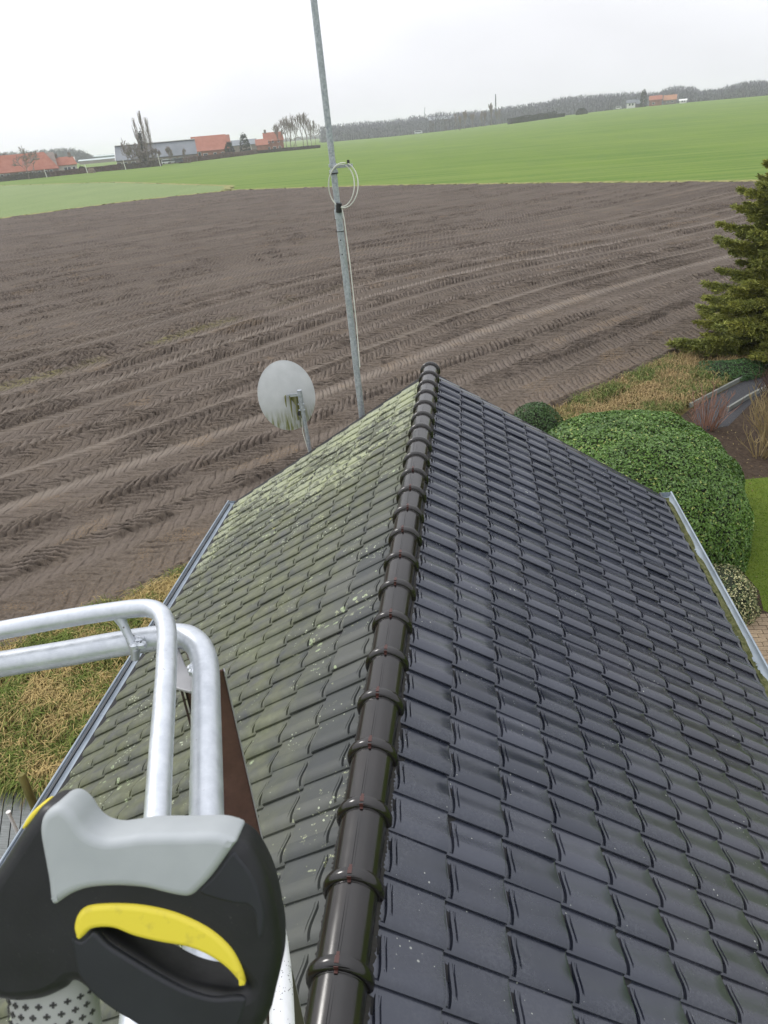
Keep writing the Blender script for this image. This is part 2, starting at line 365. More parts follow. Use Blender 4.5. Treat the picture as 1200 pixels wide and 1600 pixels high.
# brick paving at the right of the gutter
pav = Mat('brick_paver', .9); pav.col(pav.mix(pav.mr(pav.noise(40, 4), .3, .7), pav.mix(pav.orand(), (.26, .19, .12), (.36, .27, .165)), (.17, .13, .085)))
base = MB().add([(3.35, 5, .008), (7.2, 5, .008), (7.2, 10.62, .008), (3.35, 10.55, .008)], [(0, 1, 2, 3)]).build('paving', simple('joint_sand', (.10, .08, .055), .95)); tag(base, 'yellow brown brick paving beside the right gutter', kind='structure')
pme = None; cnt = 0
for j in range(16):
    for i in range(16):
        x = 4.35+i*.205+(j % 2)*.10; y = 10.5-j*.108
        if x > 6.9: continue
        if pme is None:
            q = MB().box((0, 0, 0), (.195, .098, .05)); ob = q.build('brick', pav.m, base, bevel=.004); pme = ob.data
        else: ob = bpy.data.objects.new('brick', pme); C.objects.link(ob); ob.parent = base
        ob.location = (x, y, .02+random.uniform(-.004, .004)); ob.rotation_euler = (random.uniform(-.02, .02), random.uniform(-.02, .02), random.uniform(-.02, .02))

# grey decking at the lower left
dk = base = MB().add([(-9, 3, .0), (-4.9, 3, .0), (-4.9, 6.6, .0), (-9, 6.6, .0)], [(0, 1, 2, 3)]).build('deck', simple('deck_gap', (.02, .02, .02), .95)); tag(dk, 'small grey plank deck at the foot of the verge', kind='structure')
dm = Mat('deck_wood', .8); dm.col(dm.mix(dm.mr(dm.noise(6, 4, dm.scale((1, 8, 1))), .3, .7), (.13, .14, .135), (.22, .235, .23)))
pme = None
DA = math.radians(-38)
for i in range(26):
    if pme is None: ob = MB().box((0, 0, 0), (.105, 2.2, .04)).build('plank', dm.m, dk, bevel=.004); pme = ob.data
    else: ob = bpy.data.objects.new('plank', pme); C.objects.link(ob); ob.parent = dk
    c = Vector((-6.0, 5.35, .03)) + Vector((math.cos(.45), math.sin(.45), 0))*((i-12)*.12)
    ob.location = c; ob.rotation_euler = (0, 0, .45); ob.data = pme
pt = onz(33, 1210, 1.05)
q = MB().tube([(0, 0, 0), (0, 0, .9), (.005, 0, 1.02), (.005, 0, 1.05)], [.05, .05, .047, .035], 12).build('wooden_post', None, None, True)
wm2 = Mat('mossy_wood', .9); wm2.col(wm2.mix(wm2.mr(wm2.noise(12, 4, wm2.scale((1, 1, .2))), .35, .65), (.10, .09, .02), (.19, .17, .05))); q.data.materials.append(wm2.m)
q.location = (pt.x, pt.y, 0); tag(q, 'round mossy wooden post standing beside the grey deck', 'post')
pt = onz(14, 1271, .45)
q = MB().tube([(0, 0, .03), (0, 0, .42), (0, 0, .46)], [.022, .022, .03], 10).build('white_pipe', simple('white_plastic', (.62, .6, .57), .5), None, True); q.location = (pt.x, pt.y, 0.02)
tag(q, 'short white pipe sticking up from the deck beside the mossy post', 'pipe')

# ------------------------------------------------------------------ the house under the camera
TA = .55378; SA, CA = math.sin(TA), math.cos(TA); ZA = 7.6-2.98343
T1, G, TW, PH, YE = .4783, .335, .24705, 3.23914, 10.03
YN = PH-11*TW                                              # near end of the roof, out of the picture
house = empty('house', (0, 5, 0)); tag(house, 'single storey house with a dark pantiled gable roof right below', 'house')
house_inv = Matrix.Translation((0, -5, 0))
def hp(o): return o
brick = Mat('house_brick', .9); bt = brick.n.new('ShaderNodeTexBrick'); bt.inputs['Scale'].default_value = 4.6
bt.inputs['Color1'].default_value = (.24, .10, .06, 1); bt.inputs['Color2'].default_value = (.18, .075, .05, 1); bt.inputs['Mortar'].default_value = (.3, .28, .25, 1)
brick.l.new(brick.scale((1, 1, 1), rot=(math.pi/2, 0, 0)), bt.inputs['Vector']); brick.col(bt.outputs[0])
zc = Mat('zinc', .5, .15)
zn = zc.mr(zc.noise(3, 4), .3, .7)
zc.col(zc.mix(zn, (.20, .24, .28), (.32, .37, .42))).rough(zc.mr(zc.noise(9, 3), .3, .7, .38, .6))
black = simple('black_felt', (.012, .012, .013), .9)

EZ = ZA-3.80*SA
mb = MB(); 
mb.prism([(-3.0, YE-.12, 0-.02), (3.0, YE-.12, 0-.02), (3.0, YE-.12, EZ+.05), (0, YE-.12, ZA-.16), (-3.0, YE-.12, EZ+.05)], (0, YN-YE+.24, 0))
hw = mb.build('wall', brick.m, house); hw.location = (0, -5, 0)
# under-roof slab (battens and felt)
mb = MB(); top = ZA-.035; dn = .05
prof = [(0, top), (3.70*CA, top-3.70*SA), (3.70*CA, top-3.70*SA-dn-.06), (0, top-dn-.07), (-3.70*CA, top-3.70*SA-dn-.06), (-3.70*CA, top-3.70*SA)]
mb.prism([(x, YE-.02, z) for x, z in prof], (0, YN-YE+.04, 0))
roof = mb.build('roof', black, house); roof.location = (0, -5, 0)
# facia boards
for s in (-1, 1):
    b = MB().box((s*3.24, (YN+YE)/2-5, EZ-.10), (.02, YE-YN-.1, .20)).build('fascia_board', simple('fascia_grey', (.05, .055, .06), .6), house)

# --- one tile: u along the ridge from the joint lip, q down the slope from the upper tile's butt
us = np.array([0., 0., .010, .026, .048, .072, .100, .135, .175, .215, .240, .268])
un = np.array([.007, .017, .025, .033, .0375, .0365, .031, .022, .0125, .0065, .0045, .0045])
QS = np.array([-.055, .014, .016, .033, .036, .050, .053, .060, .063, .250, .320, .333, .335, .334])
QD = np.array([0., 0., -.020, -.020, 0., 0., -.010, -.010, 0., 0., 0., -.0035, -.009, -.024])
LIFT = .022
def tile_mesh(name, side):
    qs = QS if side > 0 else np.array([-.055, .016, .046, .048, .062, .064, .075, .080, .083, .25, .320, .333, .335, .334])
    qd = QD if side > 0 else np.array([0., 0., 0., -.015, -.015, 0., 0., -.006, 0., 0., 0., -.0035, -.009, -.024])
    V = np.zeros((len(qs), len(us), 3))
    for i, q in enumerate(qs):
        mask = np.where((us > .02) & (us < .215), 1, .0) if 2 <= i <= 4 and i < 10 else np.where((us > .05) & (us < .18), 1, 0.) if 6 <= i <= 8 else 1.
        V[i, :, 0] = q; V[i, :, 1] = us; V[i, :, 2] = un + qd[i]*mask + LIFT*(q/.335)
        if i == 0: V[i, :, 2] -= .004
    F = grid_faces(*V.shape[:2])
    if side > 0: F = F[:, ::-1]
    me = amesh(name, V.reshape(-1, 3), F, True); me.set_sharp_from_angle(angle=math.radians(38)); return me

def tile_mat(name, side):
    m = Mat(name, .4, 0, .85 if side > 0 else .5); P = m.sep()
    # hashed cell per tile
    tt = m.math('DIVIDE', m.math('ABSOLUTE', P[0]), CA*G); tt = m.math('FLOOR', m.math('SUBTRACT', tt, (T1-.0)/G-.0))
    yy = m.math('FLOOR', m.math('DIVIDE', m.math('SUBTRACT', P[1], PH-20*TW), TW))
    cv = m.n.new('ShaderNodeCombineXYZ'); m.l.new(tt, cv.inputs[0]); m.l.new(yy, cv.inputs[1])
    # (cell noise)
    wn_ = m.n.new('ShaderNodeTexWhiteNoise'); m.l.new(cv.outputs[0], wn_.inputs['Vector']); rnd = wn_.outputs['Value']
    fine = m.noise(55, 4, rough=.7); mid = m.noise(6, 4); low = m.noise(.9, 3)
    yv = m.math('MULTIPLY', P[1], 1.)
    if side > 0:
        a = m.mix(m.math('POWER', rnd, 1.5), (.013, .016, .026), (.035, .039, .055))
        brown = m.math('MULTIPLY', m.mr(low, .5, .65), m.mr(m.math('MULTIPLY', rnd, 1.), .2, .9, .1, .8))
        # weathering grows towards the eave at the near right
        ev = m.math('MULTIPLY', m.mr(P[0], 1.3, 3.0), m.mr(P[1], 7.5, 3.0))
        a = m.mix(m.math('MULTIPLY', m.math('ADD', m.math('MULTIPLY', brown, .3), ev), .6), a, (.040, .034, .031))
        mott = m.math('MULTIPLY', m.mr(fine, .42, .7), m.mr(m.noise(2.3, 3), .4, .6))
        a = m.mix(m.math('MULTIPLY', mott, .45), a, (.07, .075, .085))
        sp = m.math('LESS_THAN', m.voro(26), m.mr(m.noise(5, 2), .48, .75, 0., .17))
        a = m.mix(m.math('MULTIPLY', sp, .8), a, (.35, .36, .32))
        sp2 = m.math('LESS_THAN', m.voro(17), m.mr(m.noise(3.3, 2), .5, .8, 0., .11))
        a = m.mix(m.math('MULTIPLY', sp2, .7), a, (.02, .02, .02))
        m.col(a).rough(m.mr(m.noise(3, 4), .3, .7, .15, .32)); m.b.inputs['Specular Tint'].default_value = (.90, .93, 1, 1)
        m.bump(fine, .10, .002)
    else:
        a = m.mix(rnd, (.038, .043, .046), (.078, .082, .074))
        far = m.mr(P[1], 6.3, 9.0, 0, 1)
        top = m.mr(P[0], -.75, -.35, 1, 0); clean = m.math('MULTIPLY', m.mr(P[0], -1.0, -.35), m.mr(P[1], 7.2, 5.2))
        mossy = m.math('MULTIPLY', m.mr(mid, .3, .65), m.math('SUBTRACT', 1., m.math('MULTIPLY', clean, .85)))
        a = m.mix(m.math('MULTIPLY', mossy, .8), a, m.mix(m.mr(m.noise(11, 4), .35, .65), (.058, .066, .028), (.118, .125, .060)))
        # far: pale lime lichen crust
        blend = m.math('MULTIPLY', m.mr(m.noise(2.1, 5, rough=.7), .42, .66), m.math('SUBTRACT', 1., clean)); a = m.mix(m.math('MULTIPLY', blend, .55), a, m.mix(m.mr(m.noise(16, 4), .35, .65), (.075, .085, .040), (.15, .165, .090)))
        crust = m.math('GREATER_THAN', m.math('ADD', m.noise(15, 5, rough=.75), m.math('MULTIPLY', m.mr(m.noise(1.3, 2), .35, .65, -.1, .1), 1.)), m.mr(far, 0, 1, .72, .49))
        a = m.mix(m.math('MULTIPLY', crust, .85), a, m.mix(m.mr(m.noise(5, 3), .4, .6), (.26, .28, .19), (.31, .335, .19)))
        # clusters of round lichens
        vd = m.voro(30); thr = m.mr(m.noise(3.1, 2), .48, .68, 0., .24); thr2 = m.mr(far, 0, 1, 0, .12)
        a = m.mix(m.math('MULTIPLY', m.math('LESS_THAN', vd, m.math('ADD', thr, thr2)), .9), a, (.38, .42, .30))
        vd2 = m.voro(9); a = m.mix(m.math('MULTIPLY', m.math('LESS_THAN', m.math('ADD', vd2, m.math('MULTIPLY', m.noise(40, 2), .12)), m.mr(m.noise(1.7, 2), .52, .66, 0., .30)), m.mr(fine, .35, .55)), a, (.30, .36, .21))
        vd3 = m.voro(6.5); a = m.mix(m.math('LESS_THAN', m.math('ADD', vd3, m.math('MULTIPLY', m.noise(40, 2), .08)), m.mr(m.noise(4.1, 1), .62, .75, 0., .16)), a, (.33, .30, .06))
        m.col(a).rough(.62); m.bump(fine, .35, .004)
    return m.m
tmat = {1: tile_mat('glazed_tile', 1), -1: tile_mat('mossy_tile', -1)}
tmesh = {1: tile_mesh('roof_tile', 1), -1: tile_mesh('mossy_roof_tile', -1)}
for s in (1, -1): tmesh[s].materials.append(tmat[s])
def tile_matrix(s, k, j, jit=True):
    # k: course (butt at T1+k*G), j: row along the ridge counted from the near end
    tb = T1+(k-1)*G if s > 0 else .462+(k-1)*.3085
    y = YN+j*TW+(0 if s > 0 else .157-TW)
    loc = Vector((s*tb*CA, y+random.gauss(0, .0012), ZA-tb*SA)) + Vector((s*SA, 0, CA))*(random.uniform(0, .003)-.036)
    ex = Vector((s*CA, 0, -SA)); ez = Vector((s*SA, 0, CA)); ey = ez.cross(ex)    # local x downslope, z normal
    if s < 0: ey = Vector((0, 1, 0))
    m3 = Matrix((ex, Vector((0, 1, 0)), ez)).transposed()
    m3 = m3 @ Matrix.Rotation(random.gauss(0, .007), 3, 'Y') @ Matrix.Rotation(random.gauss(0, .007), 3, 'X') @ Matrix.Rotation(random.gauss(0, .003), 3, 'Z')
    m4 = m3.to_4x4(); m4.translation = loc; return m4
NROW = int(round((YE-YN)/TW))
cand = []
for s in (1, -1):
    for k in range(0, 11):
        for j in range(NROW):
            c = Vector((s*(T1+(k-.5)*G)*CA, YN+(j+.5)*TW, ZA-(T1+(k-.5)*G)*SA)); v = c-CAM
            z = v.dot(fw); px = 600+F_PX*v.dot(RT)/z; py = 800-F_PX*v.dot(UP)/z
            vis = z > 0 and -20 < px < 1220 and py < 1625
            if s < 0 and vis and px < 470 and py > 1320: vis = False
            nrm = Vector((s*SA, 0, CA)); area = abs(v.normalized().dot(nrm))/(z*z) if vis else 0
            cand.append((area, s, k, j))
cand.sort(reverse=True)
single = cand[:300]; rest = cand[300:]
RI = Matrix.Translation((0, 0, 0))
for a_, s, k, j in single:
    o = bpy.data.objects.new('roof_tile', tmesh[s]); C.objects.link(o); o.parent = roof; o.matrix_local = tile_matrix(s, k, j)
VV = []; FF = []; MI = []; n0 = 0; base_arr = {}
for s in (1, -1):
    me = tmesh[s]; v = np.zeros(len(me.vertices)*3); me.vertices.foreach_get('co', v); f = np.zeros(len(me.loops), int); me.loops.foreach_get('vertex_index', f)
    base_arr[s] = (v.reshape(-1, 3), f.reshape(-1, 4))
for a_, s, k, j in rest:
    v, f = base_arr[s]; m = np.array(tile_matrix(s, k, j)); VV.append(v@m[:3, :3].T+m[:3, 3]); FF.append(f+n0); n0 += len(v); MI.append(np.full(len(f), 0 if s > 0 else 1))
me = amesh('roof_tiles_rest', np.concatenate(VV), np.concatenate(FF), True); me.materials.append(tmat[1]); me.materials.append(tmat[-1])
me.polygons.foreach_set('material_index', np.concatenate(MI)); me.set_sharp_from_angle(angle=math.radians(38)); me.update()
o = link('tile_field', me, roof); tag(o, kind='stuff')

# --- ridge caps
cm = Mat('glazed_ridge', .26, 0, .6); cm.col(cm.mix(cm.mr(cm.noise(5, 3), .35, .65), (.005, .004, .0037), (.010, .0075, .0068)))
lc = cm.mr(cm.sep()[1], 6.5, 9.5, 0, .35)
cm.rough(cm.mr(cm.noise(7, 3), .3, .7, .13, .24)); cm.bump(cm.noise(9, 2), .05, .004)
RS = .393; RZ = ZA+.060-.113+.012
angs = np.radians([-104, -90, -75, -60, -45, -30, -16, -5, -3.6, -3.59, -2.2, -2.19, 2.19, 2.2, 3.59, 3.6, 5, 16, 30, 45, 60, 75, 90, 104])
grv = np.where((np.abs(angs) > math.radians(2.195)) & (np.abs(angs) < math.radians(3.595)), -.005, 0)
# y from the far collar towards the camera; radius
prof = [(.034, .104), (.031, .124), (.023, .136), (.009, .141), (-.007, .141), (-.021, .136), (-.030, .124), (-.031, .1155), (-.034, .1150), (-.036, .1125), (-.040, .1125), (-.042, .1148), (-.20, .1135), (-.365, .111), (-.395, .110)]
V = []
for y, r in prof:
    for a_, gv in zip(angs, grv):
        rr = r+(gv if y < -.045 else 0); V.append((math.sin(a_)*rr, y, math.cos(a_)*rr))
rme = amesh('ridge_tile', V, grid_faces(len(prof), len(angs))[:, ::-1], True); rme.set_sharp_from_angle(angle=math.radians(35)); rme.materials.append(cm.m)
clipm = simple('rust_clip', (.055, .016, .012), .5)
clipme = None
for i in range(24):
    y = 9.979-i*RS
    o = bpy.data.objects.new('ridge_tile', rme); C.objects.link(o); o.parent = roof
    o.location = (random.gauss(0, .0015), y, RZ); o.rotation_euler = (random.gauss(0, .004), random.gauss(0, .012), random.gauss(0, .004))
    if i > 8:
        if clipme is None:
            q = MB()
            for (yy, zz, ln) in ((0, .1422, .030), ): q.box((0, yy, zz), (.019, ln, .003))
            q.box((0, -.029, .132), (.019, .003, .017)).box((0, .026, .1365), (.013, .016, .003)).box((0, -.034, .1195), (.015, .018, .003))
            ob = q.build('ridge_clip', clipm, roof); clipme = ob.data
        else: ob = bpy.data.objects.new('ridge_clip', clipme); C.objects.link(ob); ob.parent = roof
        ob.location = (random.gauss(0, .003), y, RZ); ob.rotation_euler = (0, random.gauss(0, .02), 0)
# ventilating ridge roll: pleated strip along both sides
for s in (-1, 1):
    v = []; f = []; n = int((YE-YN)/.012)
    for i in range(n+1):
        y = YN+(YE-YN-.02)*i/n; wv = .006*(i % 2)+random.uniform(-.004, .006)
        for xx, dz in ((.085, .012), (.108+wv*.6, .0), (.122+wv, -.008)):
            x = s*xx; z = ZA-abs(xx)*math.tan(TA)+.010+dz; v.append((x, y, z))
    for i in range(n):
        for q in range(2): f.append((i*3+q, (i+1)*3+q, (i+1)*3+q+1, i*3+q+1))
    me = bpy.data.meshes.new('ridge_vent'); me.from_pydata(v, [], f); me.update(); link('ridge_vent', me, roof, simple('vent_black', (.015, .013, .012), .8))

# --- gutters: half round zinc channel, front bead, end cap, brackets; debris in the right one
for s in (-1, 1):
    R_ = .072 if s > 0 else .098; xc = 3.342 if s > 0 else -3.172; zc_ = 2.575 if s > 0 else 2.62
    g_ = MB(); n = 12; y0, y1 = YN-.05, YE+.02
    RV = R_ if s > 0 else .034
    ring = [(xc+s*R_*math.cos(a_), zc_+RV*math.sin(a_)) for a_ in np.linspace(math.pi, 2*math.pi, n)]
    ring2 = [(xc+s*(R_-.003)*math.cos(a_), zc_+(RV-.003)*math.sin(a_)) for a_ in np.linspace(math.pi, 2*math.pi, n)]
    v = []; f = []
    ys = np.linspace(y0, y1, 8)
    for y in ys:
        v += [(x, y, z) for x, z in ring]; v += [(x, y, z) for x, z in ring2[::-1]]
    m = 2*n
    for i in range(7):
        for q in range(m): f.append((i*m+q, i*m+(q+1) % m, (i+1)*m+(q+1) % m, (i+1)*m+q))
    g_.add(v, f)
    g_.add([(x, y1, z) for x, z in ring]+[(x, y1-.004, z) for x, z in ring], [tuple(range(n)), tuple(range(2*n-1, n-1, -1))]+[(q, q+1, n+q+1, n+q) for q in range(n-1)]+[(0, n, 2*n-1, n-1)])
    go = g_.build('gutter', zc.m, house, True); go.location = (0, -5, 0)
    bx = xc+s*R_
    be = MB().tube([(bx+s*.004, y0, zc_+.004), (bx+s*.004, y1+.004, zc_+.004)], .012, 10).build('gutter_bead', zc.m, go, True)
    for i, y in enumerate(np.arange(YE-.8, YN, -1.95)):      # soldered laps
        MB().tube([(xc, y, zc_-.0)]*1+[(xc, y+.001, zc_)], .001, 4) if False else None
        lap = MB(); vv = []; 
        for yy in (y-.012, y+.012):
            vv += [(xc+s*(R_+.0035)*math.cos(a_), yy, zc_+(RV+.0035)*math.sin(a_)) for a_ in np.linspace(math.pi, 2*math.pi, n)]
            vv += [(xc+s*(R_-.0055)*math.cos(a_), yy, zc_+(RV-.0055)*math.sin(a_)) for a_ in np.linspace(math.pi, 2*math.pi, n)][::-1]
        lap.add(vv, [(q, (q+1) % m, m+(q+1) % m, m+q) for q in range(m)]+[tuple(range(m))[::-1], tuple(range(m, 2*m))])
        lap.build('gutter_lap', zc.m, go)
    mossm = Mat('gutter_moss', .95, 0, .1); mossm.col(mossm.mix(mossm.mr(mossm.noise(18, 4, rough=.7), .35, .65), (.05, .06, .02), (.16, .16, .075))).bump(mossm.noise(50, 3), 1, .01)
    nn = 900; Vm = []; Fm = []
    yy = np.linspace(y0+.05, y1-.05, 420); xx = np.linspace(-.058, .058, 9)
    XX, YY = np.meshgrid(xx, yy); hh = -np.sqrt(.0685**2-XX**2)-.003
    if s > 0: hh += (.050*sst(.36, .62, fbm(XX*6+4, YY*2.6, 5))+.010*fbm(XX*60, YY*60, 6))*sst(.050, -.006, XX)
    else: hh += .003
    Z = zc_+hh
    if s > 0:
        me = amesh('gutter_debris', np.stack([xc+XX, YY, Z], -1).reshape(-1, 3), grid_faces(*XX.shape)[:, ::-1], True)
        tag(link('gutter_debris', me, go, mossm.m), kind='stuff')

# ------------------------------------------------------------------ mast and dish on the far gable
galv = Mat('galvanised', .45, .55); galv.col(galv.mix(galv.mr(galv.noise(30, 4, rough=.7), .35, .65), (.30, .33, .37), (.50, .53, .57))).rough(galv.mr(galv.noise(14, 3), .3, .7, .4, .65))
rub = simple('black_rubber', (.02, .02, .022), .6); cable = simple('grey_cable', (.62, .63, .58), .55)
mx_, my_ = -1.035, 10.16
mast = empty('antenna_mast', (mx_, my_, 2.2)); mast.rotation_euler = (0, math.radians(-1.0), 0); mast.location.x += .02; tag(mast, 'tall galvanised antenna mast rising above the left roof edge', 'mast')
MB().tube([(0, 0, 0), (0, 0, 4.52)], .046, 16).build('lower_tube', galv.m, mast, True)
MB().tube([(0, 0, 4.45), (0, 0, 7.6)], .040, 16).build('upper_tube', galv.m, mast, True)
MB().tube([(0, 0, 4.42), (0, 0, 4.53)], .052, 16).build('sleeve', galv.m, mast, True)
MB().tube([(0.012, -.036, 4.50), (0.03, -.05, 4.61)], .038, 12).build('rubber_cap', rub, mast, True)
for z in (4.16, 3.98): MB().tube([(-.005, -.04, z), (-.005, -.055, z)], .009, 8).build('bolt', rub, mast)
MB().tube([(0, 0, 4.26), (0, 0, 4.27)], .049, 16).build('tube_joint', rub, mast, True)
# cable arm and clamp
zz = 5.05
for zc2 in (zz, zz-.07):
    MB().tube([(0, 0, zc2-.018), (0, 0, zc2+.018)], .055, 16).build('clamp', galv.m, mast, True)
MB().tube([(0, 0, zz-.10), (0, 0, zz-.085)], .058, 16).build('clamp_band', rub, mast, True)
MB().box((.145, -.03, zz-.02), (.22, .018, .035)).build('arm', galv.m, mast, bevel=.002)
MB().box((.205, -.035, zz+.025), (.03, .03, .04)).build('arm_knob', rub, mast)
def loop(cx, rx, zt, zb, y):
    zc3 = (zt+zb)/2; return [(cx+rx*math.sin(a_)+.02*math.cos(a_), y+.02*math.sin(2*a_), zc3+(zt-zb)/2*math.cos(a_)) for a_ in np.linspace(0.35, 2*math.pi+.2, 40)]
MB().tube(loop(.115, .19, zz+.02, zz-.50, -.07), .0075, 8).build('cable_loop', cable, mast, True)
MB().tube(loop(.09, .165, zz+.0, zz-.485, -.06), .0075, 8).build('cable_loop', cable, mast, True)
MB().tube([(.06, -.05, zz-.5), (.075, -.052, zz-.65), (.085, -.052, zz-1.2), (.08, -.05, zz-2.0), (.06, -.05, zz-2.6)], .0075, 8).build('cable', cable, mast, True)
for z in (.3, 1.2): MB().box((0, -.075, z), (.09, .15, .04)).build('wall_bracket', galv.m, mast)

dish = empty('satellite_dish', (-1.92, 10.16, 2.0)); tag(dish, 'pale satellite dish with green algae seen from behind on a short pole', 'satellite dish')
dcol = Mat('dish_paint', .45); dp = dcol.n.new('ShaderNodeTexCoord').outputs['Object']; ds = dcol.sep(dp)
alg = dcol.math('MULTIPLY', dcol.mr(ds[2], -.16, -.40), dcol.mr(dcol.noise(9, 4, dcol.scale((3, 1, .35), dp)), .38, .62))
dcol.col(dcol.mix(alg, dcol.mix(dcol.mr(dcol.noise(5, 3), .3, .7), (.36, .375, .37), (.42, .435, .43)), (.13, .14, .02)))
zb = 4.16-2.0
nr, na = 12, 48; V = []; F = []
rad = .42
def dz(r): return .10*(r**2)
for side in (0, 1):
    for i in range(nr+1):
        for k_ in range(na):
            r = i/nr; a_ = 2*math.pi*k_/na
            V.append((rad*r*math.cos(a_), -(dz(r)-.10)*-1*1.0+(-.006 if side else 0), rad*1.22*r*math.sin(a_)))
for side in (0, 1):
    b0 = side*(nr+1)*na
    for i in range(nr):
        for k_ in range(na):
            q = (b0+i*na+k_, b0+i*na+(k_+1) % na, b0+(i+1)*na+(k_+1) % na, b0+(i+1)*na+k_); F.append(q if side else q[::-1])
for k_ in range(na):
    F.append((nr*na+k_, nr*na+(k_+1) % na, (2*nr+1)*na+(k_+1) % na, (2*nr+1)*na+k_))
refl = MB().add(V, F).build('reflector', dcol.m, dish, True)
refl.location = (-.25, .17, zb+.05); refl.rotation_euler = (math.radians(-20), 0, math.radians(24))
rim = MB().tube([(rad*math.cos(a_), 0, rad*1.22*math.sin(a_)) for a_ in np.linspace(0, 2*math.pi, 49)], .008, 6, False).build('rim', dcol.m, refl, True)
# support: pole, bracket, elevation plate
MB().tube([(0.03, 0, 0), (0.03, 0, 1.35), (0.0, -.01, zb-.02)], .030, 14).build('pole', galv.m, dish, True)
MB().tube([(0.0, -.01, zb-.10), (-.005, -.01, zb+.18)], .036, 14).build('pole_head', galv.m, dish, True)
MB().box((-.10, .02, zb+.10), (.20, .035, .04), (Vector((.95, -.25, .15)).normalized(), Vector((.25, .95, 0)).normalized(), Vector((0, 0, 1)))).build('tilt_arm', galv.m, dish)
grn = Mat('algae_metal', .7, .2); grn.col(grn.mix(grn.mr(grn.noise(14, 4, grn.scale((1, 1, .2))), .35, .6), (.30, .31, .22), (.17, .17, .03)))
for x in (-.24, -.17, -.09): MB().box((x, .045, zb-.10), (.012, .06, .38)).build('back_bracket', grn.m, dish)
MB().box((-.14, .08, zb-.10), (.24, .012, .38)).build('back_plate', grn.m, dish)
for z in (-.03, -.12): MB().tube([(-.05, -.02, zb+z), (.045, -.02, zb+z)], .012, 8).build('u_bolt', galv.m, dish, True)
MB().box((-.06, .0, zb-.18), (.035, .04, .05)).build('bolt_block', rub, dish)
MB().tube([(-.1, .3, zb-.36), (-.04, .62, zb-.30)], .012, 6).build('feed_arm', galv.m, dish)
MB().box((.0, -.075+.02, .9), (.09, .16, .04)).build('wall_bracket', galv.m, dish)
MB().tube([(-.02, -.02, zb-.25), (-.035, -.03, zb-.45), (.0, -.03, zb-.7), (.03, -.03, 1.3), (.035, -.03, .4)], .006, 6).build('cable', cable, dish, True)

# ------------------------------------------------------------------ foliage
def leaves(P, N, size, asp=.5, curl=.25, jit=.9):
    """leaf quads (two triangles folded on the midrib) at P facing around N"""
    n = len(P); N = N+rng.normal(0, jit*.5, (n, 3)); N /= np.linalg.norm(N, axis=1)[:, None]
    d = rng.normal(0, 1, (n, 3)); d -= (d*N).sum(1)[:, None]*N; d /= np.linalg.norm(d, axis=1)[:, None]
    w = np.cross(N, d); s = size*rng.uniform(.6, 1.3, n)[:, None]
    a = P-d*s*.5; b = P+d*s*.5; l = P+w*s*asp*.5+N*s*curl*.4; r = P-w*s*asp*.5+N*s*curl*.4
    V = np.stack([a, l, b, r], 1).reshape(-1, 3); i = np.arange(n)*4
    F = np.concatenate([np.stack([i, i+2, i+1], 1), np.stack([i, i+3, i+2], 1)]); return V, F
def leafmat(name, c1, c2, c3=None, rough=.45, spec=.5, f3=.9):
    m = Mat(name, rough, 0, spec); r = m.island()
    c = m.mix(r, c1, c2)
    c = m.mix(m.mr(m.noise(1.4, 3), .35, .65, 0, .6), c, tuple(x*.62 for x in c1))
    if c3: c = m.mix(m.math('GREATER_THAN', m.math('FRACT', m.math('MULTIPLY', r, 7.31)), f3), c, c3)
    m.col(c); m.b.inputs['Subsurface Weight'].default_value = 0
    return m.m
def superell(n, c, ax, p=2.6, zmin=.02):
    d = rng.normal(0, 1, (n*2, 3)); d[:, 2] = np.abs(d[:, 2])**1.0; d /= np.linalg.norm(d, axis=1)[:, None]; d = d[:n]
    k_ = (np.abs(d/1.)**p).sum(1)**(-1/p); Q = d*k_[:, None]
    P = Q*np.array(ax)+np.array(c); N = np.sign(Q)*np.abs(Q)**(p-1)/np.array(ax); N /= np.linalg.norm(N, axis=1)[:, None]
    return P, N
def shrub(name, c, ax, p, n, size, mat, label, cat, seed=1, core=.9, lump=.05):
    e = empty(name, (c[0], c[1], 0)); tag(e, label, cat)
    P, N = superell(n, (0, 0, 0), ax, p); P = np.array(P)
    L = (fbm(P[:, 0]*1.3+seed*7, P[:, 1]*1.3+P[:, 2]*1.1, seed, 3)-.5)*2*lump*3
    dep = np.abs(rng.normal(0, .045, n))
    P = P+N*(L-dep)[:, None]; P[:, 2] = np.maximum(P[:, 2], .03)
    V, F = leaves(P, N, size); me = amesh('foliage', V, F); o = link('foliage', me, e, mat); tag(o, kind='stuff')
    # dark twiggy core: a closed shell well inside the leaves
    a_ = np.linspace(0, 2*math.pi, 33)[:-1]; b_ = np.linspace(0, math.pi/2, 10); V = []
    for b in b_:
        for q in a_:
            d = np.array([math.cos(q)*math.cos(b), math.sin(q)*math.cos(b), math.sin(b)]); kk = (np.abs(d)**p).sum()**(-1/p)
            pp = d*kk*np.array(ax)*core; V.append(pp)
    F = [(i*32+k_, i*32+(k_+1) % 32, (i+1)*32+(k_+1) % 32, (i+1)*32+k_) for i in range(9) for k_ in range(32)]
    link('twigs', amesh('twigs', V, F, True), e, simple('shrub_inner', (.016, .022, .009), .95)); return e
laurel = leafmat('hedge_leaf', (.065, .15, .018), (.14, .25, .035), (.32, .36, .09), .4, .5, .965)
shrub('clipped_hedge', (3.62, 13.85, 0), (2.25, 2.55, 2.17), 2.5, 70000, .062, laurel, 'large clipped rounded evergreen hedge behind the right roof slope', 'hedge', 3, .92, .045)
